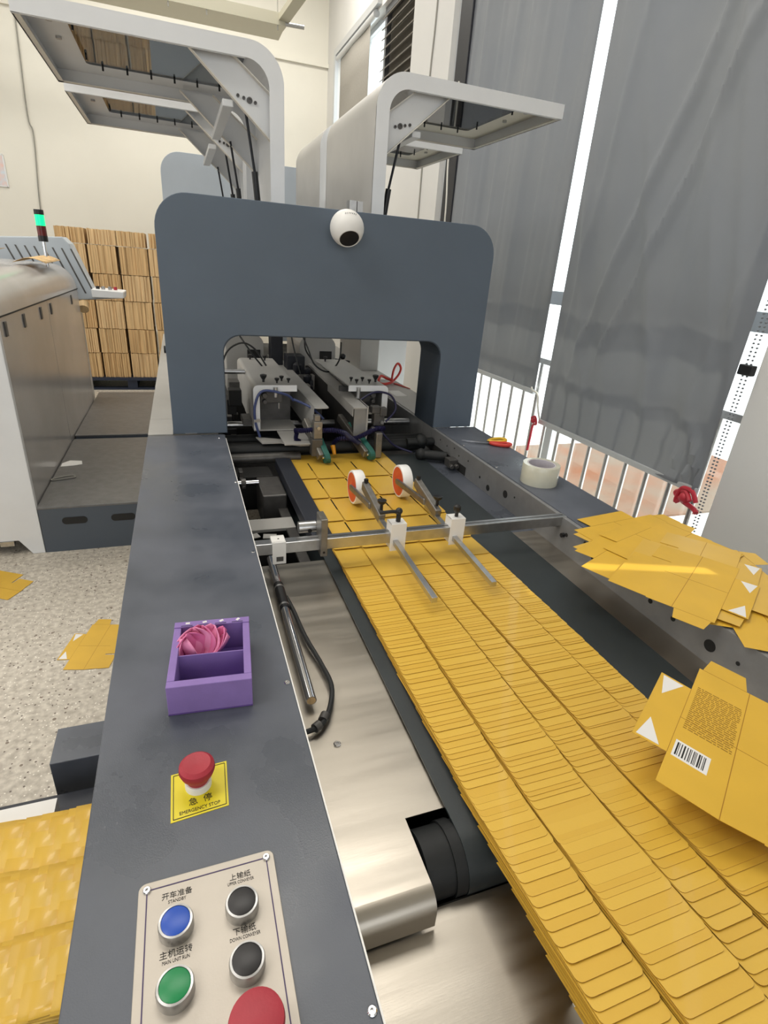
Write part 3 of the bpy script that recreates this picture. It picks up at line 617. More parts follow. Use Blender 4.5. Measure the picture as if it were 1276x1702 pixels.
def cover(side, y0, y1, mir):
    # side: +1 right / -1 left, x measured from the machine centre line
    cx = 0.5165
    X = lambda d: cx + side * d
    zt = 2.052; r = 0.105; xi = 0.155; xo = 0.885; z0 = 1.44; zlip = 2.004 - 0.02
    N = 12
    o_ = [(X(xi), z0), (X(xi), zt - r)] + [(X(xi + r - r * math.cos(a)), zt - r + r * math.sin(a)) for a in [PI / 2 * i / N for i in range(1, N)]] + [(X(xi + r), zt), (X(xo), zt)]
    t = 0.003
    i_ = [(X(xi + t), z0), (X(xi + t), zt - r)] + [(X(xi + r - (r - t) * math.cos(a)), zt - r + (r - t) * math.sin(a)) for a in [PI / 2 * i / N for i in range(1, N)]] + [(X(xi + r), zt - t), (X(xo), zt - t)]
    a, b = X(xi + 0.115), X(xo - 0.13); a, b = min(a, b), max(a, b)
    zg = zt - t; yy0, yy1 = y0 + 0.05, y1 - 0.16
    cut = next(k for k, p in enumerate(o_) if abs(p[0] - cx) > xi + .1149) if False else len(o_) - 2
    xa_ = X(xi + .115)
    sh = obj('hinged_cover', MB().strip(o_[:-1] + [(xa_, zt)], i_[:-1] + [(xa_, zt - t)], 'y', y0, y1).box(a, b, y0, yy0, zt - t, zt).box(a, b, yy1, y1, zt - t, zt).box(min(X(xo - .13), X(xo)), max(X(xo - .13), X(xo)), y0, y1, zt - t, zt), 'machine_grey' if side > 0 else 'white_paint', F, smooth=True, label='raised L shaped %s cover' % ('white' if side < 0 else 'light'))  # right shell greyer: shade on its outer side put into the colour
    obj('bounce_underside', MB().box(a, b, y0, yy0, zt - t - .001, zt - t).box(a, b, yy1, y1, zt - t - .001, zt - t).box(min(X(xo - .13), X(xo)), max(X(xo - .13), X(xo)), y0, y1, zt - t - .001, zt - t), 'wall_paint' if side > 0 else 'white_paint', sh)  # right underside paler: light bounced from below put into the colour
    # end cheeks: 44 mm wide bands with rounded inner corner
    wd = 0.046; ri = 0.07
    ci = [(X(xi + wd), z0), (X(xi + wd), zt - wd - ri)] + [(X(xi + wd + ri - ri * math.cos(a)), zt - wd - ri + ri * math.sin(a)) for a in [PI / 2 * i / N for i in range(1, N)]] + [(X(xi + wd + ri), zt - wd), (X(xo), zt - wd)]
    for ya, yb_ in ((y0 - 0.002, y0 + 0.004), (y1 - 0.004, y1 + 0.002)):
        obj('cheek', MB().strip(o_, ci, 'y', ya, yb_), 'white_paint', sh)
        if ya < y1 - 0.1:
            obj('cheek_flange', MB().strip([(x, z - .001) for x, z in ci[-2:]], [(x, z + 0.002) for x, z in ci[-2:]], 'y', ya + .005, ya + 0.012), 'white_paint', sh)
    obj('tip_lip', MB().box(min(X(xo), X(xo - .004)), max(X(xo), X(xo - .004)), y0, y1, zt - wd, zt), 'white_paint', sh)
    obj('tip_flange', MB().box(min(X(xo), X(xo - .02)), max(X(xo), X(xo - .02)), y0, y1, zt - wd, zt - wd + .003).box(min(X(xi + .2), X(xo)), max(X(xi + .2), X(xo)), y1 - .02, y1, zt - wd, zt - wd + .003), 'cream_paint', sh)
    # window: gasket + smoked pane on the inside of the top, wide strip
    obj('window_pane', MB().prism(rrect(a - .012, b + .012, yy0 - .012, yy1 + .012, 0.02), 'z', zg - 0.006, zg - 0.0015), 'smoked_acrylic' , sh)
    g = MB()
    for k in range(6): g.cyl((a + (b - a) * (k + .5) / 6, yy1 + 0.006, zg - .02), (a + (b - a) * (k + .5) / 6, yy1 + 0.006, zg), 0.0035, seg=8)
    g.cyl((b if side > 0 else a, yy0 + .1, zg - .02), (b if side > 0 else a, yy0 + .1, zg), .0035, seg=8).cyl((b if side > 0 else a, yy1 - .1, zg - .02), (b if side > 0 else a, yy1 - .1, zg), .0035, seg=8)
    obj('pane_studs', g, 'black_plastic', sh)
    for dy in (0.10, 0.26):
        obj('tip_bolt', MB().cyl((X(xo - .07), y0 + dy + .05, zg - .008), (X(xo - .07), y0 + dy + .05, zg), 0.009), 'zinc', sh, smooth=True)
    # diagonal braces near both ends with a flange lip
    for yb2 in (y0 + 0.045, y1 - 0.05):
        p = [(X(xi + .004), 1.905), (X(xi + .004), 1.775), (X(xi + .30), zt - 0.02), (X(xi + .175), zt - 0.02)]
        p = p if side > 0 else p[::-1]
        obj('brace', MB().prism(p, 'y', yb2, yb2 + .003), 'white_paint', sh)
        for e0, e1 in ((p[0], p[3]), (p[1], p[2])) if side > 0 else ((p[3], p[0]), (p[2], p[1])):
            obj('brace_lip', MB().bar((e0[0], yb2 - .010, e0[1]), (e1[0], yb2 - .010, e1[1]), 0.024, 0.003), 'cream_paint', sh)
    hb = MB()
    for k, rr in enumerate((.005, .009, .005, .005)):
        hb.lathe([(rr, 0), (rr, -.004), (rr * .5, -.004), (rr * .5, -.001), (0, -.001)], (X(xi + .085 + .018 * k), y0 + .044, 1.905 + .004 * k), 'y', 14)
    obj('brace_bolts', hb, 'dark_steel', sh, smooth=True)
    # cross channel between the braces
    obj('cross_channel', MB().bar((X(xi + .17), y0 + .05, 1.895), (X(xi + .17), y1 - .05, 1.895), 0.034, 0.02), 'white_paint', sh, bevel=.003)
    # gas struts
    for yb2 in (y0 + 0.06, y1 - 0.07):
        top = (X(xi + .115), yb2, 1.885); mid = (X(xi + .088), yb2 + .02, 1.72); bot = (X(xi + .06), yb2 + .04, 1.45)
        obj('strut_rod', MB().cyl(top, mid, 0.0045, seg=10), 'cable_black', sh, smooth=True)
        obj('gas_strut', MB().cyl(mid, bot, 0.0105, seg=14), 'black_plastic', sh, smooth=True)
    return sh
cover(-1, 2.10, 2.80, 0); cover(1, 2.10, 2.80, 0)
cover(-1, 2.93, 3.58, 0); cover(1, 2.93, 3.52, 0)
obj('hinge_block', MB().box(0.585, 0.61, 2.08, 2.12, 1.50, 1.66).box(0.615, 0.635, 2.085, 2.12, 1.50, 1.66), 'zinc', F)

# heads under the covers
def knob(x, y, z, par, s=1.0):
    return obj('knob', MB().cyl((x, y, z - .004), (x, y, z + .012 * s), .0045 * s, seg=10).lathe([(.006 * s, .010 * s), (.012 * s, .020 * s), (.012 * s, .026 * s), (.005 * s, .028 * s), (0, .028 * s)], (x, y, z), 'z', 8), 'black_plastic', par, smooth=True)
def housing(x0, x1, y0, y1, zt, zb_, side, knobs):
    # folded sheet housing: top, outer side wall, front rim with rounded top corners
    xo, xi = (x0, x1) if side < 0 else (x1, x0)
    sg = 1 if side < 0 else -1
    r = 0.018
    A = [(xo, zb_), (xo, zt - r)] + [(xo + sg * (r - r * math.cos(a)), zt - r + r * math.sin(a)) for a in [PI / 2 * i / 5 for i in range(1, 6)]] + [(xi, zt)]
    t = .004
    B = [(xo + sg * t, zb_), (xo + sg * t, zt - r)] + [(xo + sg * (r - (r - t) * math.cos(a)), zt - r + (r - t) * math.sin(a)) for a in [PI / 2 * i / 5 for i in range(1, 6)]] + [(xi, zt - t)]
    h = obj('head_housing', MB().strip(A, B, 'y', y0, y1), 'machine_grey', F, smooth=True)
    wd = .022
    C = [(xo + sg * wd, zb_), (xo + sg * wd, zt - wd - .006)] + [(xo + sg * (wd + .006 * k / 5), zt - wd - .006 + .006 * k / 5) for k in range(1, 6)] + [(xi, zt - wd)]
    obj('front_rim', MB().strip(A, C, 'y', y0 - .003, y0 + .004), 'white_paint', h)
    obj('inner_plate', MB().box(min(xo + sg * wd, xi), max(xo + sg * wd, xi), y0 + .13, y0 + .14, zb_, zt - .03), 'dark_steel', h)
    obj('valve_block', MB().box(min(xo + sg * .03, xo + sg * .11), max(xo + sg * .03, xo + sg * .11), y0 + .05, y0 + .12, zt - .075, zt - .03).cyl((xo + sg * .045, y0 + .03, zt - .045), (xo + sg * .045, y0 + .06, zt - .045), .010).cyl((xo + sg * .045, y0 + .03, zt - .068), (xo + sg * .045, y0 + .06, zt - .068), .008), 'dark_steel', h, bevel=.002)
    obj('floor_plate', MB().box(min(xo, xi), max(xo, xi), y0 - .004, y0 + .3, zb_ - .004, zb_), 'machine_grey', h)
    for kx, ky, s in knobs: knob(kx, ky, zt, h, s)
    return h
housing(0.218, 0.372, 1.925, 2.50, 1.05, 0.890, -1, [(.262, 1.98, 1.0), (.307, 1.96, .7), (.33, 2.0, .7), (.35, 1.97, .6), (.27, 2.46, .8), (.33, 2.44, .8)])
housing(0.565, 0.720, 1.925, 2.50, 1.05, 0.945, 1, [(.69, 1.99, 1.0), (.655, 1.96, .6), (.64, 2.0, .6), (.605, 1.96, .6), (.595, 2.0, .6), (.60, 2.44, .8)])
def rear_head(x0, x1, y):
    h = obj('rear_head', MB().prism(rrect(x0, x1, 0.86, 1.13, 0.05, corners=(0, 0, 1, 1)), 'y', y, y + .35), 'machine_grey', F, bevel=.003)
    xm = (x0 + x1) / 2
    obj('head_opening', MB().box(xm + .01, xm + .07, y - .004, y + .002, 1.0, 1.06), 'pit_dark', h)
    for k in (-.05, .0, .05): knob(xm + k, y + .10 + abs(k), 1.13, h, .9)
rear_head(0.185, 0.36, 2.68); rear_head(0.53, 0.71, 2.68)
# carrier bars
cbar = MB().prism([(.408, 1.80), (.420, 1.795), (.452, 1.795), (.460, 1.803), (.465, 2.93), (.414, 2.93)], 'z', .996, 1.0).prism([(.408, 1.80), (.4095, 1.81), (.4155, 2.93), (.411, 2.93)], 'z', .895, 1.0)
obj('carrier_bar', cbar, 'machine_grey', F)
obj('carrier_bar', MB().prism([(.547, 1.79), (.600, 1.79), (.606, 1.80), (.642, 2.9), (.580, 2.9)], 'z', .995, 1.0).prism([(.597, 1.788), (.601, 1.788), (.637, 2.9), (.633, 2.9)], 'z', .885, 1.0).prism([(.5475, 1.80), (.5495, 1.80), (.582, 2.9), (.580, 2.9)], 'z', .965, .995), 'machine_grey', F)
obj('carrier_front', MB().box(.553, .598, 1.800, 1.803, .885, .994), 'side_steel', F)
obj('carrier_core', MB().box(.418, .450, 1.86, 2.9, .87, .985).box(.560, .594, 1.83, 2.9, .84, .99), 'pit_dark', F)
# brackets, blocks, presses at the mouth
obj('guide_sheet', MB().prism([(.222, 1.915), (.345, 1.865), (.400, 1.80), (.36, 1.80), (.30, 1.84), (.235, 1.84)], 'z', .862, .866), 'machine_grey', F)
obj('guide_sheet', MB().box(.30, .395, 1.76, 1.93, .880, .884), 'machine_grey', F)
obj('slide_block', MB().box(.395, .425, 1.74, 1.775, .905, .965).box(.398, .418, 1.745, 1.77, .965, .985), 'steel_block', F, bevel=.002)
obj('slide_block', MB().box(.388, .425, 1.735, 1.775, .845, .905), 'dark_steel', F, bevel=.002)
obj('slide_block', MB().box(.628, .668, 1.80, 1.83, .93, .975).box(.650, .675, 1.795, 1.825, .965, .995).box(.62, .65, 1.80, 1.83, .975, 1.0), 'dark_steel', F, bevel=.002)
obj('press_post', MB().box(.626, .650, 1.755, 1.78, .822, .915), 'steel_block', F, bevel=.003)
obj('block_bolt', MB().cyl((.41, 1.739, .945), (.41, 1.730, .945), .006).cyl((.425, 1.75, .93), (.432, 1.75, .93), .006).cyl((.425, 1.75, .865), (.434, 1.75, .865), .007).cyl((.656, 1.798, .945), (.656, 1.788, .945), .006).cyl((.62, 1.79, .925), (.62, 1.775, .925), .007).cyl((.64, 1.79, .905), (.64, 1.78, .905), .006), 'zinc', F, smooth=True)
def finger(p, q, xoff):
    p, q = Vector(p), Vector(q); d = (q - p).normalized()
    obj('belt_arm', MB().bar(p, q, .020, .030), 'steel_block', F, bevel=.003)
    g = MB(); nrm = Vector((1, 0, 0)).cross(d).normalized(); r = .021
    path = []
    for k in range(9): a = -PI / 2 + PI * k / 8; path.append(q + d * (r * math.cos(a)) + nrm * (r * math.sin(a)))
    for k in range(9): a = PI / 2 + PI * k / 8; path.append(p + (q - p) * .30 + d * (r * math.cos(a)) + nrm * (r * math.sin(a)))
    n = len(path); c = [v + Vector((xoff, 0, 0)) for v in path]; e = [v + Vector((xoff + .019, 0, 0)) for v in path]
    g.add(c + e, [tuple(range(n)), tuple(range(n, 2 * n))[::-1]] + [(i, n + i, n + (i + 1) % n, (i + 1) % n) for i in range(n)])
    obj('green_belt', g, 'belt_green', F, bevel=.002)
    obj('arm_pin', MB().cyl(q + Vector((xoff - .004, 0, 0)), q + Vector((xoff + .023, 0, 0)), .006), 'chrome', F, smooth=True)
finger((.385, 1.84, .945), (.418, 1.722, .845), .008)
finger((.535, 1.93, .930), (.585, 1.735, .845), .006)
# hoses
def beaded(pts, r, name='coolant_hose', m='hose_blue'):
    P = [Vector(p) for p in pts]; mb = MB()
    L = []; tmp = MB().tube(pts, .001, seg=3, sub=7)
    cs = [sum((Vector(tmp.v[i * 3 + k]) for k in range(3)), Vector()) / 3 for i in range(len(tmp.v) // 3)]
    for a, b in zip(cs[:-1], cs[1:]):
        if (b - a).length > 1e-5:
            mb.cyl(a, (a + b) / 2, r * .75, r * 1.15, seg=8).cyl((a + b) / 2, b, r * 1.15, r * .7, seg=8)
    obj(name, mb, m, F, smooth=True)
beaded([(.425, 1.74, .935), (.46, 1.74, .935), (.50, 1.74, .925), (.53, 1.76, .90), (.56, 1.77, .88), (.60, 1.80, .855)], .0085)
beaded([(.34, 1.80, .92), (.37, 1.78, .925), (.41, 1.76, .935)], .0085)
beaded([(.665, 1.78, .925), (.63, 1.78, .925), (.59, 1.77, .91), (.55, 1.77, .895), (.50, 1.80, .885), (.478, 1.80, .865)], .0085)
beaded([(.35, 1.80, .915), (.345, 1.80, .89), (.36, 1.80, .88)], .0075)
obj('nozzle', MB().cyl((.478, 1.80, .862), (.482, 1.785, .832), .009, .006).cyl((.600, 1.80, .856), (.606, 1.785, .832), .009, .006), 'nozzle_orange', F, smooth=True)
obj('air_hose', MB().tube([(.36, 1.925, .995), (.33, 1.91, 1.02), (.25, 1.90, 1.035), (.222, 1.90, .99), (.22, 1.90, .93), (.235, 1.90, .87)], .0045).tube([(.36, 1.92, 1.0), (.41, 1.86, .985), (.45, 1.83, .95)], .0045), 'hose_slate', F, smooth=True)
obj('air_hose', MB().tube([(.61, 1.91, 1.0), (.66, 1.90, 1.03), (.72, 1.89, 1.02), (.74, 1.88, .97), (.70, 1.87, .925)], .004).tube([(.66, 1.82, .91), (.685, 1.80, .88), (.72, 1.80, .85), (.78, 1.78, .83)], .004), 'hose_blue', F, smooth=True)
obj('hose_fitting', MB().cyl((.295, 1.915, 1.01), (.295, 1.915, 1.045), .008).cyl((.60, 1.915, 1.005), (.60, 1.915, 1.045), .008).box(.215, .238, 1.895, 1.905, .925, .935).cyl((.305, 1.91, .99), (.305, 1.91, .97), .003), 'zinc', F, smooth=True)
for pts in ([(.13, 2.3, 1.0), (.16, 2.3, 1.10), (.22, 2.3, 1.14), (.27, 2.28, 1.12), (.31, 2.25, 1.06)], [(.22, 2.35, 1.16), (.26, 2.3, 1.10), (.30, 2.3, 1.05)], [(.48, 2.4, 1.18), (.50, 2.35, 1.12), (.52, 2.3, 1.06), (.58, 2.3, 1.03), (.64, 2.35, 1.07), (.66, 2.4, 1.14)], [(.52, 2.5, 1.19), (.52, 2.5, 1.10), (.55, 2.5, 1.05)], [(.45, 2.5, 1.19), (.46, 2.45, 1.10), (.48, 2.4, 1.0)]):
    obj('black_hose', MB().tube(pts, .0035), 'rubber', F, smooth=True)
for c, r in (((.475, 2.45, 1.02), .02), ((.50, 2.35, .99), .018), ((.455, 2.3, .98), .016), ((.49, 2.25, .97), .014), ((.515, 2.42, 1.01), .015)):
    obj('valve_knob', MB().lathe([(r * .6, -r), (r, -r * .5), (r, r * .6), (r * .5, r), (0, r)], c, 'z', 10), 'cable_black', F, smooth=True)
obj('valve_block', MB().box(.44, .52, 2.5, 2.6, .98, 1.06), 'cable_black', F, bevel=.003)
obj('valve_block', MB().box(.385, .44, 2.62, 2.7, 1.0, 1.17), 'cable_black', F, bevel=.003)
for k in range(6): obj('valve_block', MB().box(.42 + .022 * k, .435 + .022 * k, 2.05 + .07 * k, 2.09 + .07 * k, .93, .975 + .01 * (k % 3)), ('dark_steel', 'cable_black', 'steel_block')[k % 3], F, bevel=.002)
rr_ = random.Random(5)
for k in range(14):
    x = rr_.uniform(.13, .20); y = rr_.uniform(1.9, 2.6); z = rr_.uniform(.72, .95)
    obj('mechanism_block', MB().box(x, x + rr_.uniform(.02, .05), y, y + rr_.uniform(.03, .1), z, z + rr_.uniform(.02, .06)), rr_.choice(['dark_steel', 'pit_dark', 'pit_dark', 'steel_block']), F, bevel=.002)
obj('cross_shaft', MB().cyl((.12, 2.2, 1.045), (.22, 2.2, 1.045), .009).cyl((.115, 2.1, .86), (.89, 2.1, .86), .014).cyl((.115, 1.95, .80), (.89, 1.95, .80), .016), 'zinc', F, smooth=True)
for a_, b_, y_ in ((.115, .40, 1.90), (.12, .40, 2.0), (.70, .89, 1.95)): obj('transfer_shaft', MB().cyl((a_, y_, .83), (b_, y_, .83), .02), 'rubber', F, smooth=True)
for k in range(5): knob(.86 + .006 * k, 2.5 + .12 * k, .92, F, .8)
obj('grey_column', MB().box(.70, .735, 2.9, 2.95, .86, 1.35), 'dark_steel', F)
obj('rail_lever', MB().bar((.69, 2.7, 1.02), (.80, 2.75, 1.0), .02, .012).ball((.76, 2.72, 1.03), .015), 'black_plastic', F)
obj('side_cabinet', MB().box(1.12, 1.38, 3.4, 3.75, 0.0, 1.30), 'white_paint', F, bevel=.004)
obj('side_cabinet', MB().box(.955, 1.068, 3.05, 3.5, ZT, 1.38), 'machine_grey', F, bevel=.004)
obj('feed_plate', MB().box(.33, .80, 1.80, 1.95, .815, .817), 'dark_steel', F)

# dome camera on the arch
dc = thing('dome_camera', 'round white security camera fixed on the front of the dark arch', 'camera', (0.507, 1.86, 1.553))
obj('mount', MB().cyl((.507, 1.8595, 1.555), (.507, 1.842, 1.555), 0.042, seg=28), 'white_plastic', dc, smooth=True)
dv = Vector((0.03, -0.70, -0.76)).normalized(); cc = Vector((.504, 1.812, 1.556))
def aimed(mb):
    q_ = Vector((0, 0, 1)).rotation_difference(dv); out = MB(); out.add([q_ @ Vector(v) + cc for v in mb.v], mb.f); return out
a0 = math.asin(.0330 / .0525)
prof = [(max(0, .0525 * math.sin(PI - (PI - a0) * k / 24)), .0525 * math.cos(PI - (PI - a0) * k / 24)) for k in range(25)]
obj('shell', aimed(MB().lathe(prof[:-1] + [(.0330, .0408), (.0312, .0408), (.0305, .0395)], (0, 0, 0), 'z', 36)), 'white_plastic', dc, smooth=True)
obj('lens_face', aimed(MB().lathe([(.0300, .0396), (.0300, .0402), (.018, .0412), (0, .0414)], (0, 0, 0), 'z', 32)), 'black_cap', dc, smooth=True, label='black lens face')
sl = MB()
for k in range(7):
    a = (k - 3) * 0.11; v = Vector((math.sin(a) * .95, -.66, .70)).normalized(); c0 = cc + v * .0522
    sl.bar(c0 - Vector((0, -.003, .004)) * .6, c0 + Vector((0, -.003, .004)) * .6 + v * .001, .0015, .0012)
obj('speaker_slots', sl, 'ink', dc)

# ---------------------------------------------------------------- cartons on the belt
T_C = 0.00050
cols = [(0.3055, 0.3730), (0.3770, 0.4645), (0.4690, 0.5262), (0.5312, 0.6205), (0.6248, 0.6790)]
LC = 0.25
def carton_mesh(name, offs, seed):
    r = 0.0065; mb = MB()
    slot = 0.158                                                   # depth of the slots from the leading edge
    for k, (x0, x1) in enumerate(cols):
        y0 = offs[k]
        mb.prism(rrect(x0 - .49, x1 - .49, y0, slot, r, 4, (1, 1, 0, 0)), 'z', 0, T_C)
        if k < 4: pass
    mb.box(cols[0][0] - .49, cols[-1][1] - .49, slot, LC, 0, T_C)
    me = bpy.data.meshes.new(name); me.from_pydata(mb.v, [], mb.f); me.update()
    return me
def edge_faces(me):
    me.materials.append(M['board_edge'])
    for p in me.polygons:
        if abs(p.normal.z) < .5: p.material_index = 1
protos = []
for k in range(6):
    rk = random.Random(40 + k)
    offs = [0.058 + rk.uniform(-.003, .003), 0.000 + rk.uniform(-.001, .003), 0.036 + rk.uniform(-.003, .003), 0.017 + rk.uniform(-.003, .004), 0.052 + rk.uniform(-.004, .004)]
    me = carton_mesh('folded_carton', offs, k); me.materials.append(M[('carton', 'carton_b', 'carton_c')[k % 3]]); edge_faces(me); protos.append(me)
me = carton_mesh('folded_carton', [.004, .0, .003, .001, .004], 9); me.materials.append(M['carton']); edge_faces(me); protos.append(me)
ZB = zb + rb
def theta(y):
    pts = [(-1, .20), (0.05, .19), (0.15, .17), (0.35, .090), (0.75, .070), (1.2, .028), (2.0, .018)]
    for (a, ta), (b, tb) in zip(pts[:-1], pts[1:]):
        if a <= y <= b: return ta + (tb - ta) * (y - a) / (b - a)
    return pts[-1][1]
ys = []; y = 1.58; rk = random.Random(9)
while y > -0.10:
    ys.append(y)
    if y > 1.10: p = rk.choice([.145, .16])
    elif y > 0.93: p = rk.choice([.045, .02, .06])
    elif y > 0.80: p = rk.uniform(.008, .018)
    else: p = rk.choice([.0075, .009, .011, .011, .013, .016]) * (1.0 if y > .3 else 1.25)
    y -= p
n_c = len(ys)
for i, y in enumerate(reversed(ys)):
    th = theta(y)
    o = bpy.data.objects.new('folded_carton', protos[i % 6 if y < 1.0 else 6]); COL.objects.link(o)
    zl = ZB + 0.0006 + th * LC
    o.location = (0.49 + rk.gauss(0, .0006), y, zl)
    o.rotation_euler = (-th, 0, rk.gauss(0, .003))
    up_ = n_c - 1 - i
    lab = {0: 'yellow folded carton farthest up the belt, just out of the folding head', 1: 'yellow folded carton second out of the folding head, under the press wheels', 2: 'yellow folded carton lying just behind the steel cross bar', 3: 'yellow folded carton with its front edge just past the steel cross bar'}.get(up_, 'flat yellow folded carton in the shingled stream on the dark conveyor belt')
    tag(o, lab, 'carton', 'yellow cartons shingled on the conveyor belt')

# ---------------------------------------------------------------- carton blanks (pile, floor, flying one)
def blank_parts(variant=0):
    # local a (x) and b (y); returns body, triangles, creases
    t = .0005; body = MB()
    body.prism([(0, 0), (.163, 0), (.160, .045), (.003, .045)], 'z', 0, t)
    body.prism([(-.055, .045), (.225, .045), (.225, .118), (-.055, .118)], 'z', 0, t)
    body.prism([(-.055, .118), (.225, .118), (.225, .165), (-.048, .165)], 'z', 0, t) if variant != 2 else None
    body.prism([(-.050, .165), (.03, .165), (.03, .205), (-.045, .205)], 'z', 0, t)
    body.prism([(.036, .165), (.222, .165), (.218, .240), (.040, .240)], 'z', 0, t)
    body.prism([(.225, .050), (.262, .056), (.262, .108), (.225, .114)], 'z', 0, t)
    tri = (MB().prism([(.004, .004), (.050, .012), (.006, .034)], 'z', t, t + .0002), MB().prism([(.159, .004), (.113, .012), (.157, .034)], 'z', t, t + .0002))
    cre = MB().box(-.055, .225, .1175, .1185, t, t + .00015).box(.003, .160, .0446, .0452, t, t + .00015).box(.084, .0848, .045, .165, t, t + .00015).box(.2245, .2252, .05, .114, t, t + .00015)
    return body, tri, cre
# build blanks facing up for a left handed (a, b) pair: mirror b
def carton_blank_m(label, o, az, slope=(0, 0), group=None, m='carton_matte', printed=False, tri=True):
    t = thing('carton_blank', label, 'carton', (0, 0, 0), 0, group)
    b, tr_, cr_ = blank_parts()
    mir = lambda mb: (setattr(mb, 'v', [(x, -y, z) for x, y, z in mb.v]), setattr(mb, 'f', [f[::-1] for f in mb.f]), mb)[2]
    obj('board', mir(b), m, t); obj('crease', mir(cr_), 'crease', t)
    if tri:
        for q_ in tr_: obj('glue_patch', mir(q_), 'blank_white', t, label='bare white triangle')
    if printed:
        mb = MB(); rp = random.Random(3)
        for r in range(24):
            a0 = .066 + r * .0046; bb = .052
            while bb < .112:
                wl = rp.uniform(.003, .010); mb.box(a0, a0 + .0020, bb, min(bb + wl, .114), .0005, .0007); bb += wl + .0015
        obj('small_print', mir(mb), 'print_dark', t)
        obj('barcode_patch', mir(MB().box(.002, .036, .050, .094, .0005, .0007)), 'blank_white', t)
        bars = MB(); bb = .053
        while bb < .090:
            wd = rp.choice([.0008, .0012, .002]); bars.box(.006, .032, bb, bb + wd, .0007, .0008); bb += wd + rp.choice([.0008, .0012, .002])
        obj('barcode', mir(bars), 'ink', t)
    t.location = o; t.rotation_euler = Euler((slope[1], slope[0], az), 'XYZ')
    return t
carton_blank_m('yellow blank with barcode and small print, tilted across the right edge of the stream', (.534, .388, .902), math.radians(32), (0.0, 0.10), None, 'carton_matte', True)
pile = [  # x, y, azimuth deg, white triangles shown, label bit
    (.865, .560, 57, False, 'blank at the near end of the pile, lying beneath the others'),
    (.850, .930, 13, False, 'blank at the far left corner of the pile, overhanging the side plate'),
    (.914, 1.000, 8, False, 'blank at the far end of the pile nearest the cross bar'),
    (1.00, .890, -20, False, 'blank on the window side of the pile'),
    (.793, .851, 24, False, 'blank whose corner hangs furthest left over the steel side plate'),
    (.858, .735, 27, False, 'blank hanging over the side plate above the round bolt holes'),
    (.905, .905, 18, False, 'blank across the middle of the pile'),
    (1.164, .683, -147, True, 'blank second from top, one white triangle showing near the wall'),
    (1.083, .626, -149, True, 'topmost blank of the pile with two white triangles'),
]
for i, (x, y, a, tri, l) in enumerate(pile):
    carton_blank_m('yellow carton ' + l, (x, y, ZT + .0006 + .0011 * i), math.radians(a), (0.0, 0.0), 'yellow carton blanks piled on the right deck', ('carton_matte', 'carton')[i % 2], tri=tri)
carton_blank_m('yellow carton blank with white triangles lying on the terrazzo floor beside the machine', (-.545, 1.93, .0015), math.radians(8 + 68), (0, 0), None, 'carton_matte')
carton_blank_m('yellow carton blank on the terrazzo floor at the left edge of the view', (-.885, 2.40, .0015), math.radians(150), (0, 0), None, 'carton_matte')

# lower outfeed cartons
wk = tag(obj('white_sheet', MB().box(-.64, -.335, .935, .985, .34, .342, rot=(0, 0, .0)).box(-.64, -.335, .90, .984, .2855, .34), 'paper_white'), 'white paper topped block behind the cartons on the low outfeed table', 'paper')
protoS = []
for k in range(3):
    def gf(u, v, k=k): return (u * .17, (v - .5) * .132, .0035 * math.sin(v * 7 + k * 2) - .012 * (u - .4) ** 2 * 4)
    m_ = MB().grid(gf, 4, 8)
    me = bpy.data.meshes.new('leaning_carton'); me.from_pydata(m_.v, [], m_.f); me.materials.append(M[('carton', 'carton_b', 'carton_c')[k]]); me.shade_smooth(); me.update(); protoS.append(me)
for row, (rn, y_) in enumerate((('near', .622), ('middle', .742), ('far', .862))):
    for k in range(26):
        x = -.64 + k * .0155
        o = bpy.data.objects.new('leaning_carton', protoS[(k + row) % 3]); COL.objects.link(o)
        o.location = (x, y_ + rk.gauss(0, .002), .372 + rk.gauss(0, .0008) + .003 * (2 - row))
        o.rotation_euler = (math.radians(2), math.radians(13 + rk.gauss(0, .35)), rk.gauss(0, .012))
        md = o.modifiers.new('solidify', 'SOLIDIFY'); md.thickness = .0025
        tag(o, 'yellow folded carton in the %s row packed on the low outfeed table' % rn, 'carton', 'yellow cartons in the %s row on the low outfeed table' % rn)

# ---------------------------------------------------------------- small things on the decks
bx = thing('card_box', 'open purple display card box with two compartments, on the left deck', 'box', (0, 0.64, ZT), math.radians(-4.8))
def lb(*a, **k): return MB().box(*a, **k)
BW, BD, BH = .0535, .069, .047
bx.location = (0.005, 0.644, ZT)
def bo_(mb): return MB().add([(v[0] + bx.location.x, v[1] + bx.location.y, v[2] + ZT) for v in mb.v], mb.f)
obj('base', bo_(lb(-BW, BW, -BD, BD, 0.0005, .002)), 'purple_dark', bx)
obj('front_wall', bo_(lb(-BW, BW, -BD, -BD + .012, 0.002, BH)), 'purple', bx, bevel=.001)
obj('side_wall', bo_(lb(-BW, -BW + .010, -BD + .012, BD, .002, BH)), 'purple', bx, bevel=.001)
obj('side_wall', bo_(lb(BW - .010, BW, -BD + .012, BD, .002, BH)), 'purple', bx, bevel=.001)
obj('back_wall', bo_(lb(-BW + .010, BW - .010, BD - .012, BD, .002, BH)), 'purple', bx, bevel=.001)
obj('back_flap', bo_(lb(-BW, BW, BD - .013, BD, BH, BH + .0015)), 'purple', bx, bevel=.0005)
obj('divider', bo_(lb(-BW + .010, BW - .010, -.004, -.0025, .002, BH - .004)), 'purple', bx)
fl = MB()
for k in range(4): fl.box(-.038 + k * .024, -.032 + k * .024, BD - .007, BD - .003, BH + .0015, BH + .0019, rot=(0, 0, .3 * k))
obj('silver_print', bo_(fl), 'blank_white', bx)
fl = MB()
for k in range(4): fl.box(-.044 + k * .024, -.028 + k * .024, BD - .0118, BD - .0100, BH + .0015, BH + .0018)
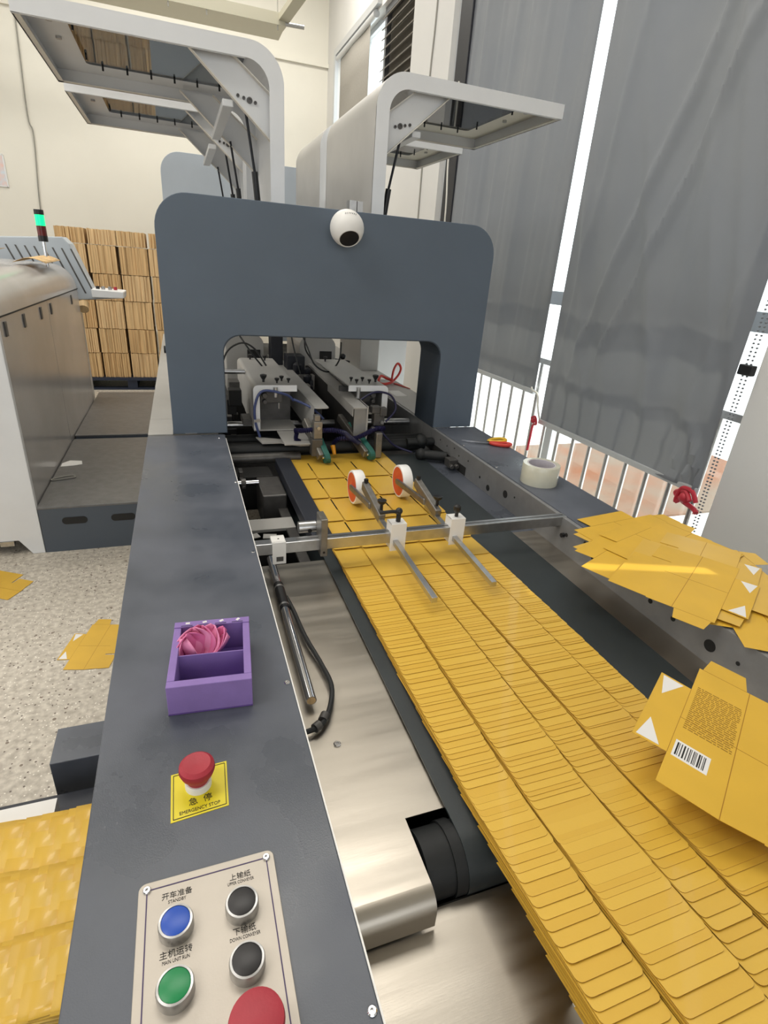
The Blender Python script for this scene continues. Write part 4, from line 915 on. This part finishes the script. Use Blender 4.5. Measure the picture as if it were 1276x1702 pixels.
obj('dark_print', bo_(fl), 'violet_line', bx)
# pink flower of folded petals
fw_ = thing('paper_flower', 'pink petal shaped paper craft in the far compartment of the purple box', 'flower', (-.012, .665, ZT + .004))
def petal(cx, cy, cz, L_, W_, az, tilt, curl, m):
    R = Euler((0, -tilt, az)).to_matrix()
    def f(u, v):
        s = u; wv_ = W_ * math.sin(PI * min(1, s * .9 + .08)) ** .7
        p = Vector((L_ * s, (v - .5) * wv_, curl * ((v - .5) ** 2) * 4 + .25 * L_ * s * s + .0012 * math.sin(v * 18)))
        return tuple(R @ p + Vector((cx, cy, cz)))
    return obj('petal', MB().grid(f, 10, 8), m, fw_, smooth=True, solid=.0012)
ZF = ZT + .012
for k, (px_, a, tl, L_, W_, m) in enumerate(((-.026, 150, 60, .042, .046, 'pink_light'), (-.022, 120, 66, .048, .052, 'pink'), (-.016, 96, 58, .052, .054, 'pink_light'), (-.012, 72, 50, .052, .048, 'pink'), (-.006, 45, 42, .052, .044, 'pink_light'), (-.002, 20, 34, .052, .038, 'pink'), (.0, 2, 28, .046, .030, 'pink_light'), (-.026, 215, 62, .040, .040, 'pink_light'))):
    petal(px_, .668 + .0006 * k, ZF, L_ * .92, W_, math.radians(a), math.radians(tl), .009, m)

# roll of tape
tp = thing('tape_roll', 'roll of clear packing tape standing flat on the right deck', 'tape', (.975, 1.262, ZT))
obj('tape', MB().lathe([(.042, 0.0), (.054, 0.0), (.0545, .001), (.0545, .0575), (.054, .0585), (.042, .0585), (.042, 0.0)], (.975, 1.262, ZT), 'z', 48), 'tape_side', tp, smooth=True)
obj('core', MB().lathe([(.038, .0), (.0415, 0), (.0415, .058), (.038, .058), (.038, 0)], (.975, 1.262, ZT), 'z', 48), 'tape_core', tp, smooth=True)
# scissors
ss = thing('scissors', 'scissors with yellow and red handles lying on the right deck', 'scissors', (1.02, 1.62, ZT))
sz = ZT + .006
obj('blade', MB().prism([(1.015, 1.628), (.925, 1.672), (1.010, 1.640)], 'z', sz - .001, sz + .001), 'chrome', ss)
obj('blade', MB().prism([(1.015, 1.622), (.928, 1.648), (1.018, 1.634)], 'z', sz + .001, sz + .003), 'chrome', ss)
obj('pivot', MB().cyl((1.008, 1.632, sz + .003), (1.008, 1.632, sz + .006), .005), 'dark_steel', ss, smooth=True)
obj('handle', MB().tube([(1.015, 1.638, sz + .004), (1.035, 1.650, sz + .006), (1.070, 1.650, sz + .008), (1.082, 1.632, sz + .008), (1.065, 1.620, sz + .006), (1.035, 1.628, sz + .004)], .0058, closed=True), 'handle_yellow', ss, smooth=True)
obj('handle', MB().tube([(1.015, 1.622, sz + .002), (1.030, 1.600, sz + .002), (1.062, 1.585, sz + .002), (1.082, 1.595, sz + .002), (1.072, 1.612, sz + .002), (1.035, 1.620, sz + .002)], .0062, closed=True), 'handle_red', ss, smooth=True)
rs = thing('scissors', 'red handled scissors propped on the far right deck seen through the arch', 'scissors', (1.06, 2.62, ZT))
obj('handle', MB().tube([(1.03, 2.70, ZT + .012), (1.06, 2.70, ZT + .04), (1.07, 2.69, ZT + .08), (1.05, 2.69, ZT + .105), (1.03, 2.69, ZT + .07)], .006, closed=True), 'handle_red', rs, smooth=True)
obj('handle', MB().tube([(.93, 2.63, ZT + .02), (.95, 2.66, ZT + .045), (.99, 2.68, ZT + .03), (1.02, 2.66, ZT + .018), (.96, 2.62, ZT + .012)], .007, closed=True), 'handle_red', rs, smooth=True)
obj('blade', MB().prism([(1.03, 2.68), (1.075, 2.55), (1.05, 2.69)], 'z', ZT + .001, ZT + .005), 'handle_red', rs)

# ---------------------------------------------------------------- left: carton feeder cabinet, platform, console, stack light
K = thing('grey_cabinet_machine', 'long grey enclosed machine with rounded cowl at the left edge', 'machine', (-1.1, 3.9, 0))
zc = 1.15
side_p = [(-.75, .03), (-.75, zc)]
prof = [(-.75, .07), (-.75, zc)] 
obj('side_panel', MB().box(-.756, -.750, 2.875, 3.925, .03, 1.135), 'cabinet_paint', K)
obj('side_panel', MB().box(-.756, -.750, 3.932, 5.10, .03, 1.135), 'cabinet_paint', K)
obj('core', MB().box(-2.3, -.757, 2.86, 5.10, .12, 1.135), 'cabinet_paint', K)
obj('front_panel', MB().prism([(-2.3, .08), (-.85, .08), (-.80, 0.0), (-.745, 0.0), (-.745, 1.12), (-2.3, 1.12)], 'y', 2.84, 2.872), 'white_paint', K, bevel=.003)
cow = [(-.748, 1.142)] + [(-.748 - .16 * (1 - math.cos(a)), 1.142 + .17 * math.sin(a)) for a in [PI / 2 * i / 10 for i in range(1, 11)]] + [(-2.3, 1.35)]
obj('cowl', MB().prism(cow + [(-2.3, 1.142)], 'y', 2.84, 5.08), 'cabinet_paint', K, smooth=True, bevel=.01)
for y in (2.95, 3.30, 3.70, 3.99, 4.75):
    obj('latch', MB().box(-.7502, -.744, y, y + .035, 1.05, 1.115), 'dark_steel', K, bevel=.002)
obj('seam_trim', MB().box(-.7505, -.747, 2.875, 5.10, 1.135, 1.142), 'pit_dark', K)
obj('foot_clip', MB().box(-.93, -.87, 2.835, 2.86, .055, .08), 'zinc', K)
obj('cowl_rail', MB().bar((-1.1, 3.6, 1.33), (-.88, 3.55, 1.325), .02, .015), 'dark_steel', K)
tag(obj('kraft_sheet', MB().grid(lambda u, v: (-.95 + .18 * u, 4.2 + .5 * v, 1.327 + .03 * math.sin(u * 3) + .012 * v), 6, 6), 'kraft_b', smooth=True, solid=.002), 'curled brown paper sheet on the cowl of the grey machine', 'paper')
tag(obj('kraft_sheet', MB().grid(lambda u, v: (-1.25 + .3 * u, 3.75 + .35 * v, 1.345 + .05 * u * u + .01 * v), 6, 6), 'kraft', smooth=True, solid=.002), 'orange brown paper offcut at the left edge on the grey machine', 'paper')

def platform(name, label, y0, y1, z1, slots):
    p = thing(name, label, 'platform', (-.45, y0, 0))
    obj('tread', MB().box(-.745, -.14, y0, y1, z1 - .012, z1), 'step_tread', p, bevel=.002)
    obj('frame', MB().box(-.742, -.143, y0 + .002, y1 - .002, 0.0, z1 - .012), 'step_paint', p)
    for x0 in slots:
        obj('hand_slot', MB().prism([(x, z) for x, z in rrect(x0, x0 + .115, z1 - .10, z1 - .062, .0185)], 'y', y0 - .0005, y0 + .0015), 'pit_dark', p)
    return p
platform('step_platform', 'dark step platform with slotted front edge beside the grey machine', 2.84, 4.00, .252, (-.645, -.42))
platform('step_platform', 'farther brown tinted step platform leading to the pallet', 4.05, 5.40, .262, ())
tag(obj('paper_scrap', MB().prism([(-.735, 3.44), (-.67, 3.45), (-.625, 3.47), (-.635, 3.53), (-.70, 3.545), (-.735, 3.50)], 'z', .2525, .2545), 'paper_white'), 'torn white paper scrap on the near step platform', 'paper')
tag(obj('cardboard_ring', MB().tube([(-.735, 3.21, .256), (-.66, 3.23, .258), (-.63, 3.25, .256), (-.66, 3.27, .258), (-.735, 3.235, .256)], .004, closed=True), 'cable_grey', smooth=True), 'small grey cable loop on the near step platform', 'cable')

# operator console beyond the cabinet
O = thing('operator_console', 'pale vented operator console with button ledge beyond the grey machine', 'console', (-.9, 5.3, 0))
prof = [(-1.30, 1.03), (-.79, 1.045), (-.43, 1.075), (-.425, 1.125), (-.66, 1.135), (-.755, 1.40), (-.775, 1.455), (-.82, 1.50), (-1.23, 1.47), (-1.30, 1.44)]
obj('housing', MB().prism(prof, 'y', 5.22, 5.45), 'pale_grey_paint', O, bevel=.008)
vs_ = None
for k in range(8):
    x = -1.21 + k * .062
    p = [(x, 1.42), (x + .012, 1.42), (x + .135, 1.10), (x + .123, 1.10)]
    obj('vent_slot', MB().prism(p, 'y', 5.218, 5.221), 'dark_steel', O)
obj('ledge', MB().prism([(-.66, 1.075), (-.43, 1.078), (-.425, 1.128), (-.66, 1.138)], 'y', 5.16, 5.46), 'white_paint', O, bevel=.006)
for k, (x, m_) in enumerate(((-.62, 'black_cap'), (-.58, 'zinc'), (-.53, 'zinc'), (-.49, 'red_cap'))):
    obj('button', MB().cyl((x, 5.25, 1.135), (x, 5.25, 1.158), .014), m_, O, smooth=True)
obj('pedestal', MB().box(-.92, -.78, 5.28, 5.40, 0, 1.04), 'machine_grey', O, bevel=.004)
obj('tape_ring', MB().cyl((-.74, 5.2, .98), (-.74, 5.25, 1.02), .04), 'kraft_c', O, smooth=True)
# stack light
S = thing('stack_light', 'signal tower lamp lit green on a chrome pole above the grey machine', 'lamp', (-.82, 4.6, 1.3))
c_ = (-.835, 4.6)
obj('pole', MB().cyl((*c_, 1.30), (*c_, 1.47), .010), 'chrome', S, smooth=True)
obj('base_module', MB().cyl((*c_, 1.455), (*c_, 1.49), .029), 'black_plastic', S, smooth=True)
obj('red_module', MB().cyl((*c_, 1.49), (*c_, 1.55), .028), 'lamp_red', S, smooth=True)
obj('green_module', MB().cyl((*c_, 1.55), (*c_, 1.615), .028), 'lamp_green', S, smooth=True)
obj('cap', MB().cyl((*c_, 1.615), (*c_, 1.645), .029), 'black_plastic', S, smooth=True)

# pallet with bundles
PL = thing('pallet', 'dark blue pallet under the cardboard bundles by the far wall', 'pallet', (-.4, 7.0, 0))
for x in (-1.12, -.62, -.12, .38):
    obj('runner', MB().box(x, x + .10, 6.72, 7.6, .02, .105), 'pallet_blue', PL)
obj('top_board', MB().box(-1.14, .52, 6.70, 7.62, .105, .135), 'pallet_blue', PL)
obj('bottom_board', MB().box(-1.14, .52, 6.71, 6.80, 0, .02), 'pallet_blue', PL)
tiers = [.136, .40, .655, .94, 1.20, 1.47, 1.615]
colx = [-1.13, -.845, -.565, -.275, .01, .30]
tn = ('bottom', 'second', 'third', 'fourth', 'fifth', 'topmost'); cn = ('leftmost', 'second', 'third', 'fourth', 'fifth')
for ci in range(5):
    for ti in range(6):
        x0, x1 = colx[ci] + .010, colx[ci + 1] - .012
        z0, z1 = tiers[ti] + .001, tiers[ti + 1] - .002
        if ci == 4 and ti == 5: continue
        rb_ = random.Random(ci * 17 + ti); dx = rb_.uniform(-.010, .010) if ti else 0
        mb = MB(); n = 26
        for k in range(n):
            a = x0 + (x1 - x0) * k / n; b = x0 + (x1 - x0) * (k + 1) / n
            dy = rb_.uniform(0, .026); dz = rb_.uniform(0, .005)
            mb.box(a + dx, b + dx, 6.72 + dy, 7.15 - dy, z0, z1 - dz)
        tag(obj('cardboard_bundle', mb, ('kraft', 'kraft_b', 'kraft_c')[(ci + ti * 2) % 3]), 'bundle of flat kraft cardboard, %s tier of the %s column on the pallet' % (tn[ti], cn[ci]), 'cardboard', 'kraft cardboard bundles on the pallet')
